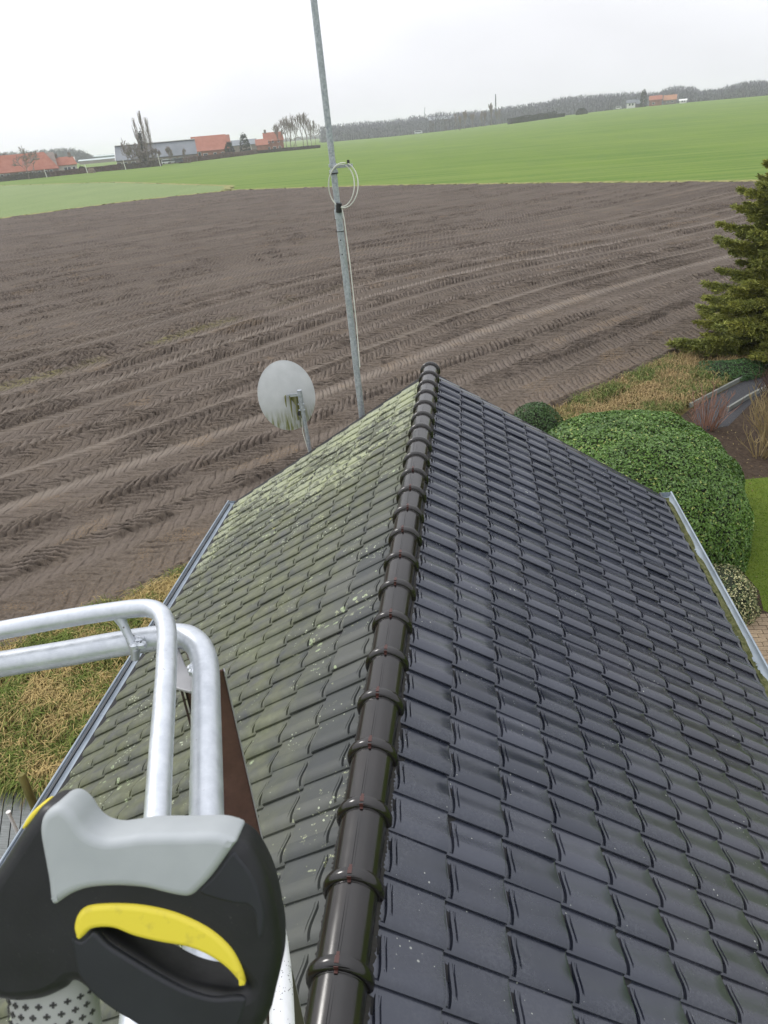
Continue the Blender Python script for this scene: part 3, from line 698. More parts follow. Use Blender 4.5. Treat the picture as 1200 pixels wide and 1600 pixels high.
shrub('round_shrub', (2.02, 16.5, 0), (.80, .78, 1.76), 2.3, 9000, .055, leafmat('boxwood_leaf', (.03, .08, .015), (.07, .14, .028), None, .5), 'small dark round shrub peeping over the roof left of the hedge', 'shrub', 5, .9, .03)
shrub('variegated_bush', (4.72, 11.0, 0), (.52, .85, .62), 2.2, 5200, .05, leafmat('variegated_leaf', (.05, .085, .02), (.13, .16, .05), (.42, .40, .20), .5, .5, .55), 'low variegated cream and green bush beside the gutter', 'bush', 6, .85, .06)
shrub('green_groundcover', (8.6, 23.4, 0), (1.1, .8, .42), 2.2, 3500, .07, leafmat('cover_leaf', (.03, .09, .02), (.07, .16, .035), None, .6), 'low bright green plant under the conifer by the path end', 'plant', 8, .8, .08)

# conifer
def conifer():
    e = empty('conifer', (11.45, 25.2, 0)); tag(e, 'big olive green conifer with layered drooping branches at the right', 'tree')
    Ht = 8.3
    tr = MB().tube([(0, 0, 0), (.03, 0, 2), (0, .02, 4), (0, 0, Ht)], [.2, .15, .08, .015], 10); 
    P = []; D = []; S = []
    z = .2; lev = 0
    while z < Ht-.1:
        t_ = z/Ht; L = 3.75*(1-t_)**.68*(.80+.34*random.random())+.12
        nb = 10 if t_ < .7 else 7
        for b in range(nb):
            a_ = 2*math.pi*(b+random.random()*.8)/nb+lev*.7; l = L*random.uniform(.72, 1.15)
            dx, dy = math.cos(a_), math.sin(a_); sx, sy = -dy, dx
            rise_ = .22+.3*t_
            def pos(s): return np.array([dx*l*s, dy*l*s, z+l*(rise_*s-.34*s*s+(.16*s**4))])
            tr.tube([pos(s) for s in (0, .35, .7, 1)], [.035*(1-t_)+.008, .022, .012, .004], 4, False)
            ns = int(14+32*l)
            for i in range(ns):
                s = random.uniform(.1, 1.0)**.7; tw = .62*l*(1-s)*.75+.16; tw = min(tw, .85)
                sd = random.choice((-1, 1)); q0 = pos(s); ang = random.uniform(.5, 1.1)
                d = np.array([dx*math.cos(ang)+sd*sx*math.sin(ang), dy*math.cos(ang)+sd*sy*math.sin(ang), random.uniform(-.28, .12)])
                m = int(12+tw*46)
                ss = np.random.rand(m)*tw*random.uniform(.5, 1)
                PP = q0+d*ss[:, None]+np.random.normal(0, .025, (m, 3)); PP[:, 2] -= .25*ss**2
                P.append(PP); side = np.random.choice((-1, 1), m)[:, None]
                nd = d*.8+np.random.normal(0, .35, (m, 3))+np.array([0, 0, .22]); D.append(nd); S.append(np.full(m, 1-.0*t_))
        z += .21+.09*random.random(); lev += 1
    # leader
    P = np.concatenate(P); D = np.concatenate(D); D /= np.linalg.norm(D, axis=1)[:, None]
    n = len(P); w = np.cross(D, rng.normal(0, 1, (n, 3))); w /= np.linalg.norm(w, axis=1)[:, None]
    s = rng.uniform(.06, .13, n)[:, None]
    V = np.stack([P-w*.016, P+w*.016, P+D*s+w*.007, P+D*s-w*.007], 1).reshape(-1, 3); i = np.arange(n)*4
    F = np.stack([i, i+1, i+2, i+3], 1)
    fm = Mat('needles', .7, 0, .3); rr = fm.island(); py = fm.noise(1.1, 3)
    c = fm.mix(rr, (.15, .165, .028), (.36, .36, .07)); c = fm.mix(fm.mr(py, .38, .62, 0, .75), c, fm.mix(rr, (.10, .13, .035), (.20, .235, .06)))
    fm.col(c)
    tr.build('trunk', simple('bark', (.07, .05, .035), .95), e)
    tag(link('crown', amesh('crown', V, F), e, fm.m), kind='stuff'); print('conifer', n)
conifer()

# twiggy bare shrubs in the bed
def twigs(name, c, n, h, spread, mat, label, seed):
    random.seed(seed); q = MB()
    for i in range(n):
        a_ = random.uniform(0, 6.28); r_ = random.uniform(0, .3)*spread; x, y = r_*math.cos(a_), r_*math.sin(a_)
        hh = h*random.uniform(.5, 1.05); lx, ly = math.cos(a_)*spread*random.uniform(.1, .7), math.sin(a_)*spread*random.uniform(.1, .7)
        p1 = (x+lx*.5, y+ly*.5, hh*.55); q.tube([(x, y, 0), p1, (x+lx, y+ly, hh)], [.012, .009, .004], 3, False)
        for k_ in range(3):
            b = Vector(p1).lerp(Vector((x+lx, y+ly, hh)), random.random()); q.tube([b, b+Vector((random.uniform(-.12, .12), random.uniform(-.12, .12), random.uniform(.08, .3)))], [.007, .003], 3, False)
    o = q.build(name, mat); o.location = c; tag(o, label, 'shrub', 'leafless shrubs in the flower bed'); return o
tw1 = simple('twig_pink', (.30, .17, .12), .9); tw2 = simple('twig_straw', (.30, .23, .11), .9); tw3 = simple('twig_dark', (.09, .05, .035), .9)
twigs('bare_shrub', (6.6, 18.9, 0), 46, 1.0, .9, tw1, 'pinkish leafless twigs of a shrub just behind the hedge', 1)
twigs('bare_shrub', (7.9, 17.5, 0), 120, 1.4, 1.1, tw2, 'taller straw coloured leafless shrub at the right edge above the lawn', 2)
twigs('bare_shrub', (8.8, 19.8, 0), 150, 1.4, 1.0, tw3, 'dark brown leafless shrub beside the conifer', 3)
twigs('bare_shrub', (7.3, 17.0, 0), 24, .7, .7, tw2, 'small sparse leafless shrub at the lawn edge', 4)

# rough grass (real blades)
def blades(name, pts, h, w, lean, mat, label, flow=None):
    n = len(pts); a_ = rng.uniform(0, 2*np.pi, n); hh = h*rng.uniform(.4, 1.2, n)
    ln = lean*rng.uniform(.3, 1.2, n)
    d = np.stack([np.cos(a_), np.sin(a_), np.zeros(n)], 1)
    if flow is not None: d = d*.7+flow; d /= np.linalg.norm(d, axis=1)[:, None]
    sdir = np.stack([-d[:, 1], d[:, 0], np.zeros(n)], 1); P = pts
    up_ = np.array([0, 0, 1.])
    b0 = P-sdir*w/2; b1 = P+sdir*w/2; m = P+d*(hh*ln*.35)[:, None]+up_*(hh*.75)[:, None]
    tp = P+d*(hh*ln*1.0)[:, None]+up_*(hh*np.clip(1.05-.55*ln, .25, 1))[:, None]
    V = np.stack([b0, b1, m+sdir*w*.4, m-sdir*w*.4, tp], 1).reshape(-1, 3); i = np.arange(n)*5
    F = np.concatenate([np.stack([i, i+1, i+2], 1), np.stack([i, i+2, i+3], 1), np.stack([i+3, i+2, i+4], 1)])
    o = link(name, amesh(name, V, F), None, mat); tag(o, label, kind='stuff'); return o
def grassmat(name, g, s_, bias, sc=.9):
    m = Mat(name, .85, 0, .2); r = m.island(); nz = m.math('ADD', m.noise(sc, 4, rough=.65), m.math('MULTIPLY', m.math('SUBTRACT', r, .5), .22))
    gc = m.mix(m.math('FRACT', m.math('MULTIPLY', r, 5.7)), tuple(x*.6 for x in g), tuple(x*1.35 for x in g)); sc_ = m.mix(m.math('FRACT', m.math('MULTIPLY', r, 3.3)), tuple(x*.65 for x in s_), tuple(x*1.35 for x in s_))
    m.col(m.mix(m.mr(nz, bias-.06, bias+.06), gc, sc_)); return m.m
def inpoly(P, poly):
    x, y = P[:, 0], P[:, 1]; c = np.zeros(len(P), bool); n = len(poly)
    for i in range(n):
        x1, y1 = poly[i]; x2, y2 = poly[(i+1) % n]
        with np.errstate(divide='ignore', invalid='ignore'):
            c ^= ((y1 > y) != (y2 > y)) & (x < (x2-x1)*(y-y1)/(y2-y1+1e-12)+x1)
    return c
def scatter(poly, n, clump=None):
    p = np.array(poly); lo = p.min(0); hi = p.max(0); P = lo+rng.random((n*3, 2))*(hi-lo); P = P[inpoly(P, poly)]
    if clump: P = P[rng.random(len(P)) < .12+.88*sst(clump[1]-.1, clump[1]+.08, fbm(P[:, 0]*clump[0], P[:, 1]*clump[0], 77, 2))]
    P = P[:n]; return np.concatenate([P, np.zeros((len(P), 1))], 1)
left_poly = [(-10.5, 6.6), (-5.0, 6.6), (-3.25, 6.6), (-3.2, 13.4), eu(9, -.1), eu(-1.5, -.1), (-10.5, 8.0)]
left_poly = [(-10.8, 5.0), (-7.4, 6.65), (-3.3, 6.4), (-3.25, 9.8), (-2.9, 14.0), eu(2, -.05), eu(-3, -.05)]
gr1 = grassmat('rough_grass', (.13, .175, .035), (.40, .30, .125), .50, 1.3)
P = scatter(left_poly, 80000, (2.2, .46)); 
hf = 1.0
blades('rough_grass', P, .34, .014, 1.35, gr1, 'rough tussocky green and straw grass left of the house', flow=np.array([-.25, -.45, 0]))
P = scatter(left_poly, 50000); blades('rough_grass', P, .13, .010, .8, gr1, 'short grass between the tussocks left of the house')
right_poly = [eu(6, -.1), eu(29, -.1), (10.5, 25.5), (8.3, 22.6), (6.6, 20.6), (5, 18.6), (2.5, 17.3), (-1, 13)]
gr2 = grassmat('rough_grass_pale', (.13, .17, .045), (.34, .25, .12), .49, .6)
P = scatter(right_poly, 70000, (1.6, .40)); blades('rough_grass', P, .30, .018, 1.2, gr2, 'rough straw coloured grass on the field edge beside the conifer', flow=np.array([.2, -.3, 0]))
P = scatter([(x, y) for x, y in lawn_poly], 60000); P[:, :2] += rng.normal(0, .06, (len(P), 2)); P[:, 2] = .004
blades('lawn_blades', P, .02, .012, .8, grassmat('lawn_blade', (.115, .19, .016), (.18, .21, .03), .58), 'short grass blades of the mown lawn')
brn = leafmat('fallen_leaf', (.16, .10, .05), (.36, .30, .12), None, .8)
P = scatter([(4.6, 10.2), (5.3, 10.4), (5.7, 12.6), (7, 16), (12, 16), (12, 20), (6, 19), (5, 12)], 500); P[:, 2] = .02
V, F = leaves(P, np.tile([0, 0, 1.], (len(P), 1)), .05); tag(link('fallen_leaves', amesh('fallen_leaves', V, F), None, brn), 'small fallen leaves scattered over the flower bed', kind='stuff')

# ------------------------------------------------------------------ far farms, trees and woods
def at(x, y, r):
    p = onr(x, y, r); return p
def gnd(px, r):
    d = pray(px, 230); a_ = math.atan2(d.x, d.y); x = CX+r*math.sin(a_); y = CY+r*math.cos(a_)
    return Vector((x, y, float(rise(np.array([x]), np.array([y]))[0])-.03)), a_
glass = simple('dark_window', (.05, .06, .07), .2); white = simple('white_paint', (.7, .7, .68), .6)
redroof = Mat('red_roof_tiles', .85); redroof.col(redroof.mix(redroof.mr(redroof.noise(.35, 5, rough=.75), .35, .7), (.27, .085, .05), (.36, .145, .095)))
greyroof = Mat('grey_sheet_roof', .6); greyroof.col(greyroof.mix(greyroof.mr(greyroof.noise(.1, 4), .35, .65), (.10, .115, .13), (.15, .165, .185)))
fbrick = simple('far_brick', (.27, .12, .085), .9, scale=.5, var=.25); gbrick = simple('grey_brick', (.20, .165, .145), .9, scale=.5, var=.25); cream = simple('cream_wall', (.5, .47, .42), .85)
def building(name, x0, x1, ye, yr, r, depth, wallm, roofm, label, cat='farmhouse', rot=0., hip=0., wins=(), chim=(), windows_white=False, edge=None):
    xc = (x0+x1)/2; c, a_ = gnd(xc, r); wd = ((onr(x1, 230, r)-onr(x0, 230, r))); wd = math.hypot(wd.x, wd.y)
    he = onr(xc, ye, r).z-c.z; hr = onr(xc, yr, r).z-c.z
    e = empty(name, c, -a_+rot); tag(e, label, cat)
    h = wd/2; d = depth; 
    w = MB(); w.prism([(-h, 0, -.5), (-h, d, -.5), (-h, d, he), (-h, d/2, hr-.15), (-h, 0, he)], (2*h, 0, 0)); w.build('wall', wallm, e)
    ov = .5; k_ = hip*h
    rf_ = MB(); sl = (hr-he)/(d/2); ze = he-ov*sl+.15
    a = (-h-ov, -ov, ze); b = (h+ov, -ov, ze); cc_ = (h+ov-k_, d/2, hr+.2); dd = (-h-ov+k_*0, d/2, hr+.2); ee = (h+ov, d+ov, ze); ff = (-h-ov, d+ov, ze)
    top_ = [a, b, cc_, dd, ee, ff]; bot = [(p[0], p[1], p[2]-.25) for p in top_]
    rf_.add(top_+bot, [(0, 1, 2, 3), (3, 2, 4, 5), (1, 4, 2), (6, 9, 8, 7), (9, 11, 10, 8), (0, 3, 9, 6), (3, 5, 11, 9), (0, 6, 7, 1), (1, 7, 10, 4), (4, 10, 11, 5)])
    ro = rf_.build('roof', roofm, e)
    for cx_ in chim:
        MB().box((cx_*h, d/2, hr+.7), (1.5, 1.2, 2.6)).build('chimney', gbrick, ro)
    for (wx, wz, ww, wh) in wins:
        fr = MB().box((wx*h, -.03, wz), (ww+.3, .08, wh+.3)).build('window', white, e)
        MB().box((wx*h, -.09, wz), (ww, .05, wh)).build('pane', glass, fr)
    if edge:
        MB().box((-h-ov-.1, -ov/2+d/4, (he+hr)/2-.1), (.3, math.hypot(d/2+ov, hr-ze), .5), (Vector((1, 0, 0)), Vector((0, d/2+ov, hr-ze)).normalized(), Vector((0, -(hr-ze), d/2+ov)).normalized())).build('verge_board', white, e)
        MB().box((0, d/2-.6, hr+.25), (2*h+1, 1.6, .35)).build('ridge_strip', white, e)
    return e, h, he
W8 = [(x, 1.9, 1.3, 1.7) for x in (-.9, -.8, -.7, -.45, -.3, .02, .2, .36, .5, .66, .8)]
building('farmhouse', -45, 84, 268, 242, 430, 17, gbrick, redroof.m, 'long farmhouse under a big orange tiled roof at the left edge', hip=.28, wins=W8)
building('farmhouse', 79, 113, 257.5, 246, 436, 10, cream, redroof.m, 'small pale farmhouse wing with an orange roof and two chimneys', hip=.3, wins=[(-.1, 2.4, 1.4, 1.8), (.25, 2.4, 1.4, 1.8), (.7, 2.4, 1.2, 1.8)], chim=(-.75, .55))
building('barn', 178, 306, 245.5, 223, 470, 26, gbrick, greyroof.m, 'very long barn with a low grey sheet roof behind the bare poplars', 'barn', rot=-.04, wins=[(x, 1.8, 2.2, 1.8) for x in (-.95, -.8, -.6, .1, .25, .42, .6)], edge=True)
building('barn', 301, 362, 234, 211.5, 520, 22, fbrick, redroof.m, 'barn with a large bright orange roof right of the grey one', 'barn', hip=.25, wins=[(-.7, 3, 1.6, 2), (-.4, 2.2, 2.5, 1.6), (.1, 2.2, 1.6, 1.6), (.5, 2.2, 1.6, 1.6)])
building('shed', 345, 402, 227, 219, 620, 24, gbrick, greyroof.m, 'low dark grey shed between the orange barn and the brick house', 'shed')
building('brick_house', 414, 444, 219, 206.5, 560, 12, fbrick, redroof.m, 'tall red brick house beside the clump of bare trees', 'house', hip=.1, wins=[(-.6, 6.4, 1.2, 1.6), (-.1, 6.4, 1.2, 1.6), (.5, 6.4, 1.2, 1.6), (-.6, 2.2, 1.4, 1.8), (0, 2.2, 2, 1.8), (.55, 2.2, 1.4, 1.8)], chim=(-.8,))
building('annex', 401, 419, 226, 217.5, 556, 10, fbrick, redroof.m, 'low red brick annex on the left side of the tall brick house', 'annex')
building('greenhouse', 118, 178, 250, 248, 900, 30, gbrick, simple('glass_roof', (.36, .42, .42), .6), 'long low pale greenhouse roofs beyond the road hedge', 'greenhouse')
building('greenhouse', 140, 180, 244, 242.5, 1200, 40, simple('teal_wall', (.12, .2, .19), .8), simple('glass_roof_far', (.36, .44, .44), .6), 'thin distant pale greenhouse in front of the wooded hill', 'greenhouse')
# right-hand village
building('white_house', 975, 988, 161, 156.5, 820, 9, white, greyroof.m, 'white gabled house at the edge of the far right wood', 'house', wins=[(-.3, 3, 1.4, 1.6), (.4, 3, 1.4, 1.6)])
building('dark_house', 989, 1001, 162, 156.5, 824, 9, simple('dark_wall', (.10, .09, .085), .9), greyroof.m, 'small dark house right next to the white gabled house', 'house')
building('cottage', 1009, 1028, 156, 150, 830, 10, fbrick, redroof.m, 'faded red roofed cottage left of the orange roofed one', 'cottage', wins=[(-.3, 2, 2, 1.2)])
building('cottage', 1031, 1050, 156, 149, 835, 10, gbrick, simple('orange_roof', (.34, .16, .09), .85, scale=.4), 'orange roofed cottage in the middle of the far right hamlet', 'cottage', wins=[(-.3, 2, 2, 1.2), (.4, 2, 2, 1.2)])
building('white_shed', 1055, 1066, 157.5, 155.5, 826, 6, white, white, 'small white shed right of the orange roofed cottage', 'shed', wins=[(-.2, 1.6, 1.6, 1.2), (.4, 1.6, 1.2, 1.2)])
building('pale_house', 1169, 1178, 146, 139, 925, 8, simple('dim_wall', (.26, .25, .23), .8), greyroof.m, 'pale house half hidden in the wood at the far right', 'house')
building('low_barn', 672, 716, 186, 181.5, 912, 16, simple('dull_wall', (.13, .105, .10), .9), simple('pale_roof', (.27, .29, .31), .6), 'long low pale roofed barn before the distant wood', 'barn')

# bare trees
barkm = simple('far_bark', (.21, .175, .155), .95)
def bare_tree(px, r, ytop, width_px, label, seed, name='bare_tree', kind='round', group=None, dens=1.0, base=None):
    random.seed(seed); c, a_ = gnd(px, r); H = onr(px, ytop, r).z-c.z; Wd = width_px*r/1290/2
    e = empty(name, c, random.uniform(0, 6)); tag(e, label, 'tree', group)
    tr = MB(); cr_ = MB(); pxm = r/1290*1.55
    tmin = pxm*(.13 if kind == 'poplar' else .24 if r < 500 else .17)
    if kind == 'poplar':
        tr.tube([(0, 0, 0), (0, 0, H*.5), (0, 0, H*.95)], [H*.014, H*.010, tmin], 5, False)
        for i in range(int(95*dens)):
            z = H*random.uniform(.08, .85); q = random.uniform(0, 6.28); l = H*random.uniform(.10, .2); s = Wd*random.uniform(.3, 1.3)*(1.15-z/H)*1.4
            m = Vector((math.cos(q)*s*.8, math.sin(q)*s*.8, z+l*.45)); t_ = Vector((math.cos(q)*s, math.sin(q)*s, min(z+l*1.3, H)))
            cr_.tube([(0, 0, z), m, t_], [tmin*1.3, tmin, tmin*.6], 3, False)
    else:
        def grow(p, d, l, rad_, lv):
            q = p+d*l*.5+Vector((random.gauss(0, .05), random.gauss(0, .05), 0))*l; t_ = p+d*l
            (tr if lv < 2 else cr_).tube([p, q, t_], [max(rad_, tmin), max(rad_*.85, tmin), max(rad_*.7, tmin*.8)], 3 if lv else 5, False)
            if lv >= 4: return
            for i in range(3 if lv > 0 else 5):
                nd = Vector((random.gauss(0, 1), random.gauss(0, 1), random.gauss(.25, .5))).normalized()
                ax_ = (d*(.85 if lv else .6)+nd*(.75 if lv else .9)); ax_.x *= min(1.3, 1.1*Wd/H*2); ax_.y *= min(1.3, 1.1*Wd/H*2); ax_.normalize()
                grow(p+d*l*random.uniform(.6, 1), ax_, l*random.uniform(.62, .85), rad_*.55, lv+1)
        grow(Vector((0, 0, 0)), Vector((0, 0, 1)), H*.31, H*.016, 0)
        # scale to the wanted extent
        vs = tr.v+cr_.v; zz_ = max(p[2] for p in vs); xx_ = sorted(math.hypot(p[0], p[1]) for p in vs)[int(len(vs)*.97)]
        fz, fx = H/zz_, Wd/max(xx_, .1)
        for q in (tr, cr_): q.v = [(p[0]*fx if p[2] > zz_*.15 else p[0], p[1]*fx if p[2] > zz_*.15 else p[1], p[2]*fz) for p in q.v]
    tr.build('trunk', barkm, e); cr_.build('crown', barkm, e); return e
bare_tree(32, 412, 227, 42, 'broad bare tree in front of the long orange roofed farmhouse', 1)
bare_tree(-2, 470, 238, 34, 'bare tree behind the far left end of the orange roof', 2)
bare_tree(52, 480, 236, 26, 'bare tree showing over the ridge of the long farmhouse', 3)
bare_tree(217, 440, 183, 9, 'shorter leftmost bare poplar before the grey barn', 4, 'bare_poplar', 'poplar')
bare_tree(228, 440, 172, 10, 'tallest bare poplar in the middle of the three', 5, 'bare_poplar', 'poplar', dens=1.4)
bare_tree(236, 442, 182, 11, 'rightmost bare poplar of the three before the grey barn', 6, 'bare_poplar', 'poplar', dens=1.2)
for i, (px, yt, w_, lab) in enumerate(((196, 214, 26, 'low bare tree left of the three poplars'), (210, 222, 24, 'dense dark bare shrub tree at the foot of the poplars'), (226, 228, 26, 'bare bushy tree directly below the tall poplar'), (262, 228, 16, 'thin bare tree in front of the right half of the grey barn'), (285, 230, 12, 'small dark tree near the right end of the grey barn'), (203, 230, 20, 'low bare thicket left of the poplars before the barn wall'), (216, 233, 24, 'low bare thicket right under the leftmost poplar'), (241, 229, 18, 'low bare thicket right of the rightmost poplar'))):
    bare_tree(px, 436+i, yt, w_, lab, 20+i)
grp = 'clump of bare trees right of the brick house'
cl = [(437, 190, 22, 560, 'leftmost bare tree of the clump beside the brick house'), (448, 180, 24, 562, 'bare tree second from left in the clump'), (455, 176, 22, 575, 'bare tree third from left in the clump, standing slightly behind'),
      (463, 178, 20, 563, 'slim bare tree left of the gap in the clump'), (474, 174, 24, 563, 'tallest bare tree right of the gap in the clump'), (481, 173, 22, 570, 'bare tree in the right part of the clump with a dense crown'),
      (487, 178, 20, 562, 'bare tree second from right in the clump'), (494, 186, 20, 565, 'rightmost lower bare tree of the clump near the mast')]
for i, (px, yt, w_, r, lab) in enumerate(cl): bare_tree(px, r, yt, w_, lab, 40+i, group=grp)
yg = [(712, 176, 8), (720, 178, 5), (727, 172, 10), (739, 176, 8), (754, 172, 9), (758, 174, 7), (768, 160, 7), (777, 172, 7), (781, 170, 7)]
ylab = ['leftmost young roadside tree before the distant wood', 'very thin sapling right of the leftmost roadside tree', 'young roadside tree with a fuller crown, third from left', 'lone slim roadside tree in the gap of the row', 'young dark roadside tree at the middle of the row', 'thin roadside tree touching the dark one', 'taller roadside tree just left of the lattice mast', 'slim roadside tree under the lattice mast', 'rightmost young roadside tree left of the long hedge']
for i, (px, yt, w_) in enumerate(yg): bare_tree(px, 760+5*i, yt, w_, ylab[i], 60+i, 'young_tree', group='young trees along the distant road')
# dark evergreens
def dark_clump(px, r, ytop, wpx, label, col=(.03, .04, .025), cat='tree', name='evergreen_tree', depth=None, n=700):
    c, a_ = gnd(px, r); H = onr(px, ytop, r).z-c.z; Wd = wpx*r/1290/2
    e = empty(name, c, -a_); tag(e, label, cat)
    P, N = superell(n, (0, 0, 0), (Wd, depth or Wd, H), 2.4); V, F = leaves(P*(1+rng.normal(0, .07, (n, 1))), N, max(.9, Wd*.28) if Wd > 3 else .9, .8)
    tag(link('crown', amesh('crown', V, F), e, leafmat('far_leaf', tuple(x*.7 for x in col), tuple(x*1.3 for x in col), None, .9, .1)), kind='stuff')
    MB().tube([(0, 0, 0), (0, 0, H*.8)], [.4, .15], 5).build('trunk', barkm, e); return e
dark_clump(383, 560, 211, 15, 'dark evergreen tree between the grey shed and the brick house')
dark_clump(358, 515, 223, 14, 'dark bushy tree at the right corner of the orange barn')
dark_clump(222, 450, 210, 9, 'narrow dark evergreen behind the leftmost poplar')
dark_clump(120, 440, 262, 10, 'dark round shrub at the right end of the pale farmhouse wing', cat='shrub', name='shrub')
dark_clump(1000, 815, 143, 9, 'dark pointed evergreen between the dark house and the red cottage')
dark_clump(907, 770, 170, 15, 'round dark shrub standing alone at the right of the long hedge', cat='shrub', name='shrub')
# hedges along the roads
def hedge_line(x0, x1, r0_, r1_, hpx, col, label, name='hedge', n=2600, w=1.6, obj_cat='hedge'):
    a, _ = gnd(x0, r0_); b, _ = gnd(x1, r1_); L = (b-a).length; h = hpx*(r0_+r1_)/2/1290
    e = empty(name, a, math.atan2(b.y-a.y, b.x-a.x)); tag(e, label, obj_cat)
    sl = (b.z-a.z)/L
    t_ = rng.random(n); u_ = rng.random(n); top_ = rng.random(n) < .35
    hv = h*(.85+.3*vn(t_*L*.15, t_*0, 9))
    P = np.stack([t_*L, np.where(top_, (u_-.5)*w, -w/2*np.where(rng.random(n) < .7, 1, -1)), np.where(top_, hv, u_*hv)], 1); P[:, 2] += t_*L*sl
    N = np.where(top_[:, None], np.array([[0, 0, 1.]]), np.array([[0, -1., 0]])); V, F = leaves(P, N, .8, .9)
    tag(link('foliage', amesh('foliage', V, F), e, leafmat('far_hedge_leaf', tuple(x*.75 for x in col), tuple(x*1.3 for x in col), None, .95, .1)), kind='stuff')
    MB().prism([(0, -w*.4, 0), (L, -w*.4, L*sl), (L, -w*.4, h*.85+L*sl), (0, -w*.4, h*.85)], (0, w*.8, 0)).build('twigs', simple('hedge_inner', tuple(x*.8 for x in col), .95), e); return e
brownh = (.17, .11, .09); dkg = (.06, .065, .045)
hedge_line(-40, 66, 418, 424, 6.5, (.13, .125, .10), 'grey green hedge in front of the long farmhouse')
hedge_line(66, 126, 424, 430, 6.5, brownh, 'reddish brown hedge before the small farmhouse wing')
hedge_line(130, 182, 436, 428, 7, brownh, 'reddish brown hedge between the farmhouse and the grey barn')
hedge_line(183, 246, 426, 432, 7.5, (.14, .12, .10), 'dull brown hedge in front of the left half of the grey barn')
hedge_line(276, 400, 455, 540, 6, brownh, 'long brown hedge in front of the orange barn')
hedge_line(401, 500, 545, 556, 4, (.09, .075, .06), 'low thin hedge under the brick house and bare clump')
hedge_line(795, 866, 740, 770, 8, (.035, .045, .03), 'long dark clipped hedge alone on the green field', w=5)
hedge_line(867, 880, 772, 776, 5, (.04, .05, .035), 'short low bushes just right of the long dark hedge', w=4, n=500)
# posts, mast, crane, vehicles
postm = simple('white_post', (.65, .64, .6), .7)
for i, (px, r, yt, lab) in enumerate(((61, 416, 265, 'thin pale road post before the long farmhouse'), (127, 425, 257, 'pale road post at the gap in the brown hedge'), (189, 422, 250, 'pale leaning post before the left end of the grey barn'), (245, 426, 240, 'pale post before the middle of the grey barn'), (393, 540, 227, 'thin pale post left of the brick house'))):
    c, a_ = gnd(px, r); H = onr(px, yt, r).z-c.z; q = MB().tube([(0, 0, 0), (-.4, 0, H)], [.2, .14], 6).build('road_post', postm); q.location = c; tag(q, lab, 'post', 'pale posts along the farm road')
c, a_ = gnd(775, 840); H = onr(775, 147, 840).z-c.z
e = empty('lattice_mast', c, .4); tag(e, 'tall thin dark lattice mast above the distant wood', 'mast')
q = MB()
for k_ in range(3):
    x, y = .9*math.cos(k_*2.1), .9*math.sin(k_*2.1); q.tube([(x, y, 0), (x*.4, y*.4, H)], .16, 4)
q.build('legs', simple('mast_steel', (.10, .11, .12), .6), e); q = MB()
for i in range(26):
    z = H*i/26; s = .9*(1-.6*i/26); k_ = i % 3; q.tube([(s*math.cos(k_*2.1), s*math.sin(k_*2.1), z), (s*math.cos((k_+1)*2.1), s*math.sin((k_+1)*2.1), z+H/26)], .10, 3)
q.build('bracing', simple('mast_steel_b', (.10, .11, .12), .6), e)
MB().tube([(0, 0, H*.62), (0, 0, H*.93)], .45, 6).build('antenna_panel', simple('panel_grey', (.12, .12, .13), .6), e)
c, a_ = gnd(663, 1000); H = onr(663, 184, 1000).z-c.z; T_ = onr(668, 167, 1000)
e = empty('crane', c, -a_); tag(e, 'distant crane with a raised jib above the wood', 'crane')
MB().box((0, 0, 1.2), (7, 3, 2.4)).build('cab', simple('crane_body', (.2, .22, .25), .6), e)
MB().tube([(0, 0, 2), (3.0, 0, T_.z-c.z)], [.5, .25], 4).build('jib', simple('crane_jib', (.22, .24, .26), .6), e)
# vehicles and trailer in front of the wood
def vehicle(px, r, L, H, body, label, name, cat):
    c, a_ = gnd(px, r); e = empty(name, c+Vector((0, 0, .35)), -a_); tag(e, label, cat)
    MB().prism([(-L/2, 0, .3), (L/2, 0, .3), (L/2, 0, H*.55), (L*.36, 0, H), (-L/2, 0, H)], (0, 2, 0)).build('body', body, e)
    for x in (-.3, .3): MB().tube([(x*L, -.05, .35), (x*L, .2, .35)], .38, 10).build('wheel', rub, e)
    MB().prism([(-L*.42, -.03, H*.55), (L*.38, -.03, H*.55), (L*.30, -.03, H*.88), (-L*.42, -.03, H*.88)], (0, .02, 0)).build('side_window', glass, e)
vehicle(655, 860, 8, 3, simple('pale_body', (.6, .63, .66), .5), 'pale vehicle parked before the distant wood', 'van', 'van')
vehicle(963, 800, 5, 2.4, simple('white_body', (.7, .7, .7), .5), 'small white vehicle left of the white gabled house', 'van', 'van')
for i, (px, lab) in enumerate(((256, 'white car parked before the grey barn'), (264, 'grey car parked right of the white one by the barn'), (274, 'dark car nearest the orange barn'))):
    vehicle(px, 452, 5.5, 2.2, simple('car_paint', ((.65, .67, .7), (.35, .37, .4), (.06, .07, .09))[i], .4), lab, 'parked_car', 'car')
q, a_ = gnd(134, 420); ob = dark_clump(134, 420, 264.5, 10, 'heap of pale straw beside the road hedge', (.33, .27, .2), 'heap', 'straw_heap', n=300)

